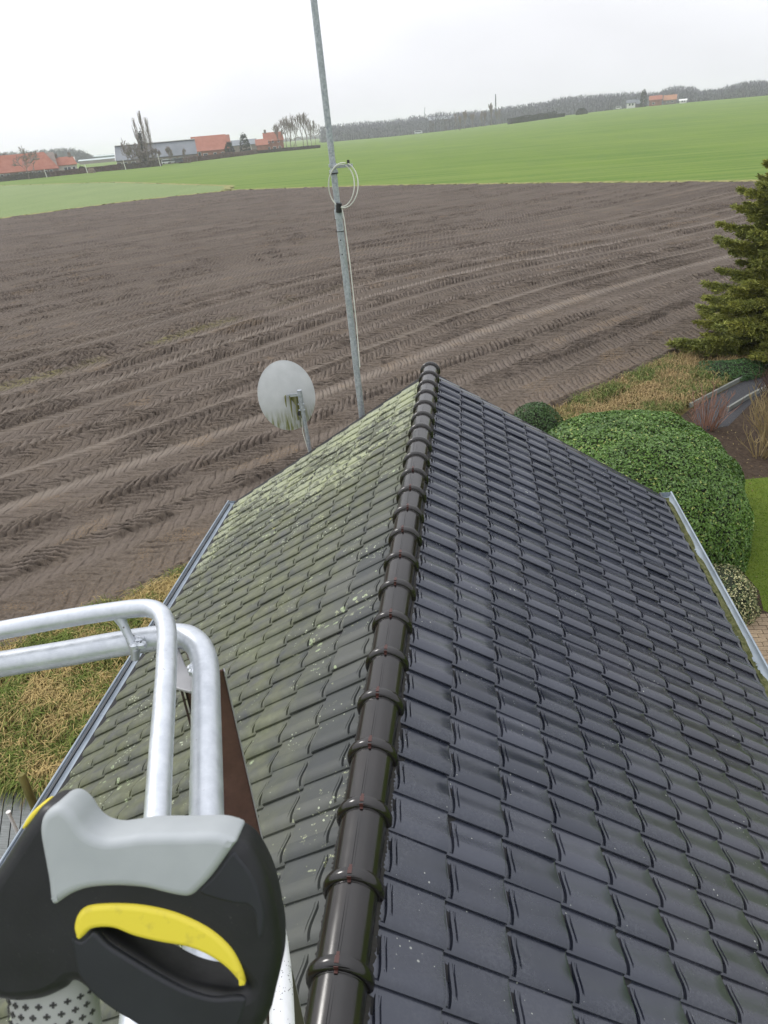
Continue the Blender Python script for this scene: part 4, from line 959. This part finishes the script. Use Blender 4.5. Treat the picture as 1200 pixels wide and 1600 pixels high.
# far woods: one mass of trunks and twigs
def wood(name, prof_, r_, rj, n, label, col, hmul=1., base_hide=0):
    xs = [p[0] for p in prof_]; ys = [p[1] for p in prof_]; V = []; F = []
    R_ = random.Random(5)
    Pn = []; Nn = []
    tv = MB()
    for i in range(n):
        px = R_.uniform(xs[0], xs[-1]); r = r_+R_.random()*rj; yt = float(np.interp(px, xs, ys))+R_.uniform(-2.5, 6.)
        yt += 3.6; c, a_ = gnd(px, r); H = max(2., onr(px, yt, r).z-c.z); w_ = R_.uniform(2.0, 4.5)
        tv.add([c+Vector((-.3, 0, 0)), c+Vector((.3, 0, 0)), c+Vector((.1, 0, H*.9))], [(0, 1, 2)])
        m = 18; q = rng.normal(0, 1, (m, 3))*np.array([w_*.5, w_*.5, H*.22])+np.array([c.x, c.y, c.z+H*.62]); q[:, 2] = np.minimum(q[:, 2], c.z+H)
        lowq = rng.normal(0, 1, (8, 3))*np.array([w_*.6, w_*.6, H*.12])+np.array([c.x, c.y, c.z+H*.15]); q = np.concatenate([q, lowq]); q[:, 2] = np.maximum(q[:, 2], c.z)
        Pn.append(q)
    P = np.concatenate(Pn); m = len(P)
    D = rng.normal(0, 1, (m, 3))*np.array([.5, .5, 1.]); D[:, 2] = np.abs(D[:, 2])+.3; D /= np.linalg.norm(D, axis=1)[:, None]; T_ = np.cross(D, np.array([[0, 1., 0]])); T_ /= np.linalg.norm(T_, axis=1)[:, None]
    s = rng.uniform(1.2, 4.0, m)[:, None]
    V = np.stack([P-T_*.3, P+T_*.3, P+D*s], 1).reshape(-1, 3); F = np.arange(3*m).reshape(-1, 3)
    nv = len(V); V = np.concatenate([V, np.array([tuple(p) for p in tv.v])]); F = np.concatenate([F, np.array(tv.f)+nv])
    mm_ = Mat(name+'_twigs', .95, 0, .1); mm_.col(mm_.mix(mm_.island(), tuple(x*.45 for x in col), tuple(x*1.7 for x in col)))
    o = link(name, amesh(name, V, F), None, mm_.m); tag(o, label, kind='stuff')
right_prof = [(505, 197), (560, 191), (600, 188), (639, 184), (648, 180), (660, 181), (685, 176), (720, 175), (758, 172), (801, 165), (843, 160), (888, 150), (930, 148), (973, 145), (1019, 145), (1044, 136), (1072, 136), (1087, 142), (1115, 140), (1132, 133), (1166, 127), (1187, 129), (1197, 120), (1230, 112)]
wood('distant_wood', right_prof, 900, 110, 3800, 'long belt of bare grey woodland along the right horizon', (.16, .16, .19))
left_prof = [(-60, 236), (0, 238), (30, 236), (64, 234), (90, 232), (112, 232), (126, 235), (136, 240), (144, 246)]
wood('distant_wood', left_prof, 1100, 150, 1300, 'dark blue grey wooded rise behind the orange roofed farm', (.05, .06, .06))
wood('distant_wood', [(140, 241), (175, 240), (300, 228), (400, 219), (510, 208)], 1900, 300, 900, 'very faint line of trees on the left horizon', (.10, .10, .10))

# ------------------------------------------------------------------ work platform at the camera: rails, post, floor
lift = empty('platform_railing', (0, .2, 6.0)); tag(lift, 'galvanised tubular railing corner of a work platform in the foreground', 'railing')
LI = Vector((0, -.2, -6.0))
rail = Mat('rail_zinc', .38, .6); rn_ = rail.noise(40, 4, rough=.7)
rc = rail.mix(rail.mr(rail.noise(30, 6, rough=.75), .32, .68), (.44, .47, .51), (.58, .61, .65)); rc = rail.mix(rail.math('LESS_THAN', rail.voro(95), rail.mr(rail.noise(16, 2), .5, .8, 0, .2)), rc, (.12, .11, .10))
rc = rail.mix(rail.math('MULTIPLY', rail.math('LESS_THAN', rail.voro(32), rail.mr(rail.noise(9, 2), .5, .8, 0, .2)), .6), rc, (.30, .26, .22))
rail.col(rc).rough(rail.mr(rn_, .3, .7, .32, .55)).bump(rail.noise(70, 3), .12, .002)
ZT, ZL = 7.6-.73, 7.6-.80
Pl = [onz(x, y, ZL) for x, y in ((-160, 1063), (-60, 1047), (0, 1038), (100, 1021.7), (187, 1006), (240, 998), (270, 994), (292, 996), (309, 1008), (318, 1028), (321.5, 1052), (322, 1100), (322.5, 1200), (322.5, 1283), (320, 1400), (318, 1492), (314, 1620), (308, 1800))]
Pt = [onz(x, y, ZT) for x, y in ((-160, 1012), (-60, 994), (0, 985), (100, 967), (170, 956), (215, 950.5), (238, 951.5), (252, 960), (258.5, 975), (261, 995), (260, 1040), (256.5, 1100), (250, 1200), (244, 1304), (234, 1400), (225, 1475), (212, 1620), (198, 1800))]
a = MB().tube(catmull(Pl, 6), .0235, 24).build('lower_rail', rail.m, lift, True); a.location = LI
a = MB().tube(catmull(Pt, 6), .0165, 24).build('top_rail', rail.m, lift, True); a.location = LI
def flat(name, poly, z, th, mat, parent, dz2=None):
    P = [onz(x, y, z if dz2 is None else z+dz2[i]) for i, (x, y) in enumerate(poly)]
    o = MB().prism(P, (0, 0, -th)).build(name, mat, parent, bevel=.002); o.location = LI; return o
# strut between the rails with its weld
s0 = onz(186, 962, ZT-.010); s1 = onz(211, 1014, ZL+.005); s2 = onz(211, 1028, ZL-.02)
d = (s1-s0).normalized(); sidev = Vector((1, .15, 0)).normalized(); th = Vector((.0, 1, 0))
a = MB().tube([s0-d*.004, s0.lerp(s1, .25), s0.lerp(s1, .6), s1, s2], [.014, .0085, .0075, .0095, .008], 10).build('strut', rail.m, lift, True); a.location = LI
wb = MB(); rw = random.Random(4)
for i in range(9):
    q = onz(214+rw.uniform(-9, 9), 1000+rw.uniform(-6, 8), ZL+.019); wb.tube([q-Vector((0, 0, .006)), q, q+Vector((0, 0, .003))], [.009, .008, .003], 8)
a = wb.build('weld', rail.m, lift, True); a.location = LI
wb = MB()
for i in range(14):
    q = onz(305+rw.uniform(-9, 5), 1044+rw.uniform(-8, 9), ZL+.012); wb.tube([q-Vector((0, 0, .008)), q, q+Vector((0, 0, .003))], [.008, .007, .003], 8)
a = wb.build('weld', rail.m, lift, True); a.location = LI
# corner gusset with slot, below the bend
plate = simple('gusset_grey', (.36, .36, .37), .5, .4)
flat('gusset', [(262, 1000), (276, 1004), (283, 1022), (290, 1040), (300, 1050), (318, 1052), (316, 1078), (296, 1080), (268, 1073)], ZL-.012, .006, plate, lift)
flat('gusset', [(284, 1003), (305, 1012), (312, 1030), (305, 1042), (293, 1028)], ZL-.030, .005, simple('gusset_pale', (.42, .35, .33), .55, .2), lift)
# post: folded steel, dull brown-red inside, bright edge
rust = Mat('brown_primer', .55); rust.col(rust.mix(rust.mr(rust.noise(14, 5, rough=.7), .4, .75), (.060, .022, .016), (.12, .055, .042)))
rustd = simple('primer_shade', (.030, .014, .012), .6)  # the post's brown painted darker, for its shadowed left side
def down(x, y, z): return onz(x, y, z)
pa = onz(277, 1076, ZL-.03); pb = onz(352, 1052, ZL-.03)     # left and right edge of the post head
ex = (pb-pa); ex.z = 0; wdt = ex.length; ex.normalize(); ey_ = Vector((-ex.y, ex.x, 0))
zb_ = 5.55; hgt = ZL-.02-zb_
cpt = (pa+pb)/2
def pbox(name, cx_, cy_, dx_, dy_, mat, z0=zb_, z1=ZL-.02, bev=.0015):
    c = cpt+ex*cx_+ey_*cy_; c.z = (z0+z1)/2; o = MB().box(c, (dx_, dy_, z1-z0), (ex, ey_, Vector((0, 0, 1)))).build(name, mat, lift, bevel=bev); o.location = LI; return o
pbox('post_web', .006, .0, wdt-.016, .004, rust.m)
pbox('post_edge', wdt/2-.001, -.002, .003, .012, plate)
pbox('post_flange', -wdt/2+.006, -.008, .004, .020, rustd)
pbox('post_flange', -wdt/2+.016, .006, .010, .004, rustd)
pbox('post_lower', .0, -.009, wdt-.002, .010, simple('olive_steel', (.055, .05, .035), .5), zb_, 6.13)
# white painted bracket with black specks in front of the post foot
spk = Mat('speckled_white', .5); spk.col(spk.mix(spk.math('LESS_THAN', spk.voro(210), spk.mr(spk.noise(30, 2), .35, .7, .05, .3)), (.70, .71, .72), (.03, .03, .03))).bump(spk.noise(50, 4), .5, .004)
w_ = [onz(x, y, z) for x, y, z in ((421, 1358, 6.38), (421, 1372, 6.37), (424, 1395, 6.36), (428, 1420, 6.35), (431, 1450, 6.34), (435, 1490, 6.34), (439, 1540, 6.34), (441, 1600, 6.34), (443, 1680, 6.34), (444, 1720, 6.34))]
a = MB().tube(catmull(w_, 4), list(np.interp(np.linspace(0, 1, 37), [0, .1, .2, .35, .6, 1], [.005, .008, .012, .017, .020, .022])), 12).build('white_bracket', spk.m, lift, True); a.location = LI
# platform floor, toe board and telescopic boom (below and behind the camera)
pbox('toe_board', 0, 0, .01, .01, plate, 5.5, 5.6)
a = MB().box((-.15, -.25, 5.52), (1.9, 1.75, .05)).build('floor', plate, lift, bevel=.01); a.location = LI
for x, y in ((-1.0, -1.0), (.7, -1.0), (-1.0, .5)):
    a = MB().tube([(x, y, 5.5), (x, y, ZL)], .02, 10).build('corner_post', rail.m, lift, True); a.location = LI
a = MB().tube([(-1.0, .5, ZL), (-1.0, -1.0, ZL), (.7, -1.0, ZL)], .02, 10).build('rear_rail', rail.m, lift, True); a.location = LI
boom = empty('lift_boom', (-.1, -1.2, 0)); tag(boom, 'telescopic mast that carries the work platform, out of view', 'lift')
MB().box((0, 0, .3), (1.6, 2.4, .6)).build('chassis', plate, boom, bevel=.03); MB().box((0, 0, 2.2), (.32, .32, 3.4)).build('lower_section', plate, boom); MB().box((0, .0, 4.6), (.24, .24, 1.8)).build('upper_section', plate, boom)

# ------------------------------------------------------------------ tool handle in the foreground
DT = .42
tool = empty('tool_handle', (0, 0, 0)); tag(tool, 'black, grey and yellow closed loop tool handle in the lower left', 'hand tool')
def loc2(x, y): return ((x-600)/F_PX*DT, -(y-800)/F_PX*DT)
OC = loc2(180, 1440)
m4 = M.copy(); m4.translation = CAM + fw*DT + RT*OC[0] + UP*OC[1]; tool.matrix_world = m4
def smooth_poly(P, n=5):
    m = len(P); out = []
    for i in range(m):
        a, b, c, d = [np.array(P[(i+k_-1) % m], float) for k_ in range(4)]
        for q in range(n):
            t = q/n; out.append(.5*((2*b)+(c-a)*t+(2*a-5*b+4*c-d)*t*t+(3*b-a-3*c+d)*t**3))
    return out
def pad(name, polys, zc5, half, bev, mat, sm=5, res=5):
    cu = bpy.data.curves.new(name, 'CURVE'); cu.dimensions = '2D'; cu.fill_mode = 'BOTH'
    for P in polys:
        P = smooth_poly(P, sm); sp = cu.splines.new('POLY'); sp.points.add(len(P)-1); sp.use_cyclic_u = True
        for i, (x, y) in enumerate(P):
            a_, b_ = loc2(x, y); sp.points[i].co = (a_-OC[0], b_-OC[1], 0, 1)
    cu.extrude = max(half-bev, 0); cu.bevel_depth = bev; cu.bevel_resolution = res; cu.offset = -bev
    t_ = bpy.data.objects.new('tmp', cu); C.objects.link(t_); dg = bpy.context.evaluated_depsgraph_get(); dg.update()
    me = bpy.data.meshes.new_from_object(t_.evaluated_get(dg)); bpy.data.objects.remove(t_)
    me.materials.clear(); me.materials.append(mat); me.polygons.foreach_set('use_smooth', [True]*len(me.polygons)); me.set_sharp_from_angle(angle=math.radians(50))
    me.name = name; o = link(name, me, tool); o.location = (0, 0, zc5); return o
def c2(L): return [(x/2.4, 1200+y/2.4) for x, y in L]
tb = Mat('tool_black', .5, 0, .4); tb.col(tb.mix(tb.mr(tb.noise(30, 4), .3, .7), (.007, .0075, .009), (.012, .0125, .015))).bump(tb.noise(500, 2), .08, .001); tb.rough(tb.mr(tb.noise(22, 5, rough=.7), .3, .7, .34, .62))
dst = tb.math('GREATER_THAN', tb.noise(320, 3, rough=.8), .68); tb.col(tb.mix(tb.math('MULTIPLY', dst, tb.mr(tb.noise(14, 3), .45, .7)), tb.mix(tb.mr(tb.noise(30, 4), .3, .7), (.007, .0075, .009), (.013, .0135, .016)), (.07, .065, .06)))
tb2 = Mat('tool_charcoal', .5, 0, .4); tb2.col(tb2.mix(tb2.mr(tb2.noise(20, 4), .3, .7), (.012, .013, .017), (.018, .020, .025)))
tg = Mat('tool_grey', .55); tg.col(tg.mix(tg.mr(tg.noise(25, 5), .3, .7), (.31, .335, .345), (.365, .39, .40)))
ty = Mat('tool_yellow', .5); ty.col(ty.mix(ty.math('MULTIPLY', ty.mr(ty.noise(60, 4, rough=.7), .55, .75), .6), (.72, .60, .045), (.40, .32, .05)))
outer = c2([(-70, 470), (0, 358), (60, 262), (100, 205), (133, 166), (175, 152), (232, 156), (268, 190), (300, 238), (340, 270), (400, 284), (470, 277), (540, 267), (700, 265), (800, 264), (856, 274), (885, 286), (930, 318), (975, 390), (1010, 480), (1036, 600), (1048, 690), (1045, 780), (1025, 870), (1000, 960), (940, 1040), (800, 1085), (620, 1055), (470, 965), (400, 925), (330, 872), (265, 828), (225, 858), (150, 892), (60, 905), (0, 900), (-70, 880), (-120, 800), (-130, 640)])
hole = c2([(350, 610), (420, 606), (500, 636), (600, 660), (700, 678), (780, 712), (850, 762), (905, 822), (908, 845), (860, 858), (800, 852), (700, 828), (600, 778), (500, 718), (400, 655)])
pad('body', [outer, hole[::-1]], -.019, .017, .0085, tb.m)
grey = c2([(232, 143), (275, 174), (308, 224), (345, 254), (400, 268), (470, 261), (540, 251), (700, 249), (800, 247), (860, 260), (886, 277), (862, 312), (800, 400), (750, 455), (710, 485), (650, 480), (550, 456), (470, 448), (400, 448), (330, 455), (270, 475), (230, 500), (205, 516), (188, 500), (178, 420), (160, 320), (148, 240), (158, 185), (190, 152)])
pad('grip_pad', [grey], -.0145, .0160, .005, tg.m)
yel = c2([(275, 600), (285, 560), (310, 530), (350, 517), (440, 513), (540, 520), (650, 545), (750, 588), (820, 635), (872, 690), (905, 755), (917, 810), (906, 818), (852, 758), (782, 709), (700, 676), (600, 658), (500, 634), (420, 604), (345, 607), (310, 636), (292, 648), (281, 630)])
pad('yellow_insert', [yel], -.010, .0105, .003, ty.m)
side = c2([(866, 322), (900, 345), (940, 400), (975, 480), (992, 560), (985, 640), (960, 640), (950, 560), (925, 525), (880, 520), (800, 500), (740, 470), (800, 405)])
pad('side_panel', [side], -.0045, .003, .0022, tb2.m)
lower = c2([(268, 700), (262, 640), (300, 655), (345, 622), (400, 672), (500, 735), (600, 795), (700, 845), (800, 872), (905, 868), (920, 900), (880, 1000), (800, 1050), (620, 1030), (480, 955), (400, 905), (330, 845), (285, 780)])
pad('lower_guard', [lower], -.0045, .003, .0022, tb2.m)
tab = c2([(133, 163), (118, 168), (90, 190), (60, 225), (42, 262), (60, 258), (95, 222), (128, 180)])
pad('yellow_tab', [tab], -.018, .006, .0015, ty.m, 4, 3)
# sleeve with cross marks leading down to the pole
def cyl(name, top, r1_, r2_, L, mat, z):
    n = 40; V = []; F = []
    ex_, ey2 = Vector((.10, -1, 0)).normalized(), None
    for i, (s, rr) in enumerate(((0, r1_), (.12, r1_), (1, r2_))):
        for k_ in range(n):
            q = 2*math.pi*k_/n; V.append((top[0]+ex_.x*s*L+math.cos(q)*rr*.995, top[1]+ex_.y*s*L+math.cos(q)*rr*.1, z+math.sin(q)*rr*.62))
    for i in range(2):
        for k_ in range(n): F.append((i*n+k_, i*n+(k_+1) % n, (i+1)*n+(k_+1) % n, (i+1)*n+k_))
    return MB().add(V, F).build(name, mat, tool, True)
slm = simple('sleeve_grey', (.33, .34, .33), .6); tcx, tcy = loc2(46, 1575)
top = (tcx-OC[0], tcy-OC[1])
sl = cyl('sleeve', (top[0], top[1]+.016), .0262, .0258, .16, slm, -.026)
crm = simple('mark_black', (.045, .045, .045), .7); q = MB()
for row in range(8):
    for k_ in range(9):
        ang_ = math.radians(20+k_*18+(row % 2)*9); s = .016+row*.0062; 
        cx_ = top[0]+.1*s+math.cos(ang_)*.0264; cy_ = top[1]+.010-s+.1*math.cos(ang_)*.026; cz_ = -.026+math.sin(ang_)*.0264*.62
        tx = Vector((-math.sin(ang_), 0, math.cos(ang_)*.62)).normalized(); nz_ = Vector((math.cos(ang_)*.62, 0, math.sin(ang_))).normalized()
        for dd_ in ((.0040, .0013), (.0013, .0036)): q.box((cx_, cy_, cz_), (dd_[0], dd_[1], .0006), (tx, Vector((0, 1, 0)), nz_))
q.build('sleeve_marks', crm, sl)
pw = m4 @ Vector((top[0]+.016, top[1]-.14, -.026)); 
a = MB().tube([pw+Vector((0, 0, .01)), Vector((pw.x, pw.y, 5.55))], .02, 14).build('pole', tb2.m, tool, True); a.matrix_parent_inverse = m4.inverted()

# ------------------------------------------------------------------ haze
hz = MB().box((0, 2400, 21), (9000, 9000, 46)).build('haze', None); hz.data.materials.clear()
hm = bpy.data.materials.new('haze_air'); hm.use_nodes = True; hn = hm.node_tree.nodes; hn.clear()
ho = hn.new('ShaderNodeOutputMaterial'); hv = hn.new('ShaderNodeVolumePrincipled'); hv.inputs['Color'].default_value = (.95, .955, 1, 1); hv.inputs['Density'].default_value = .00029; hv.inputs['Anisotropy'].default_value = .2
hm.node_tree.links.new(hv.outputs[0], ho.inputs['Volume']); hz.data.materials.append(hm); tag(hz, 'thin pale winter haze over the fields', kind='stuff'); hz.display_type = 'WIRE'
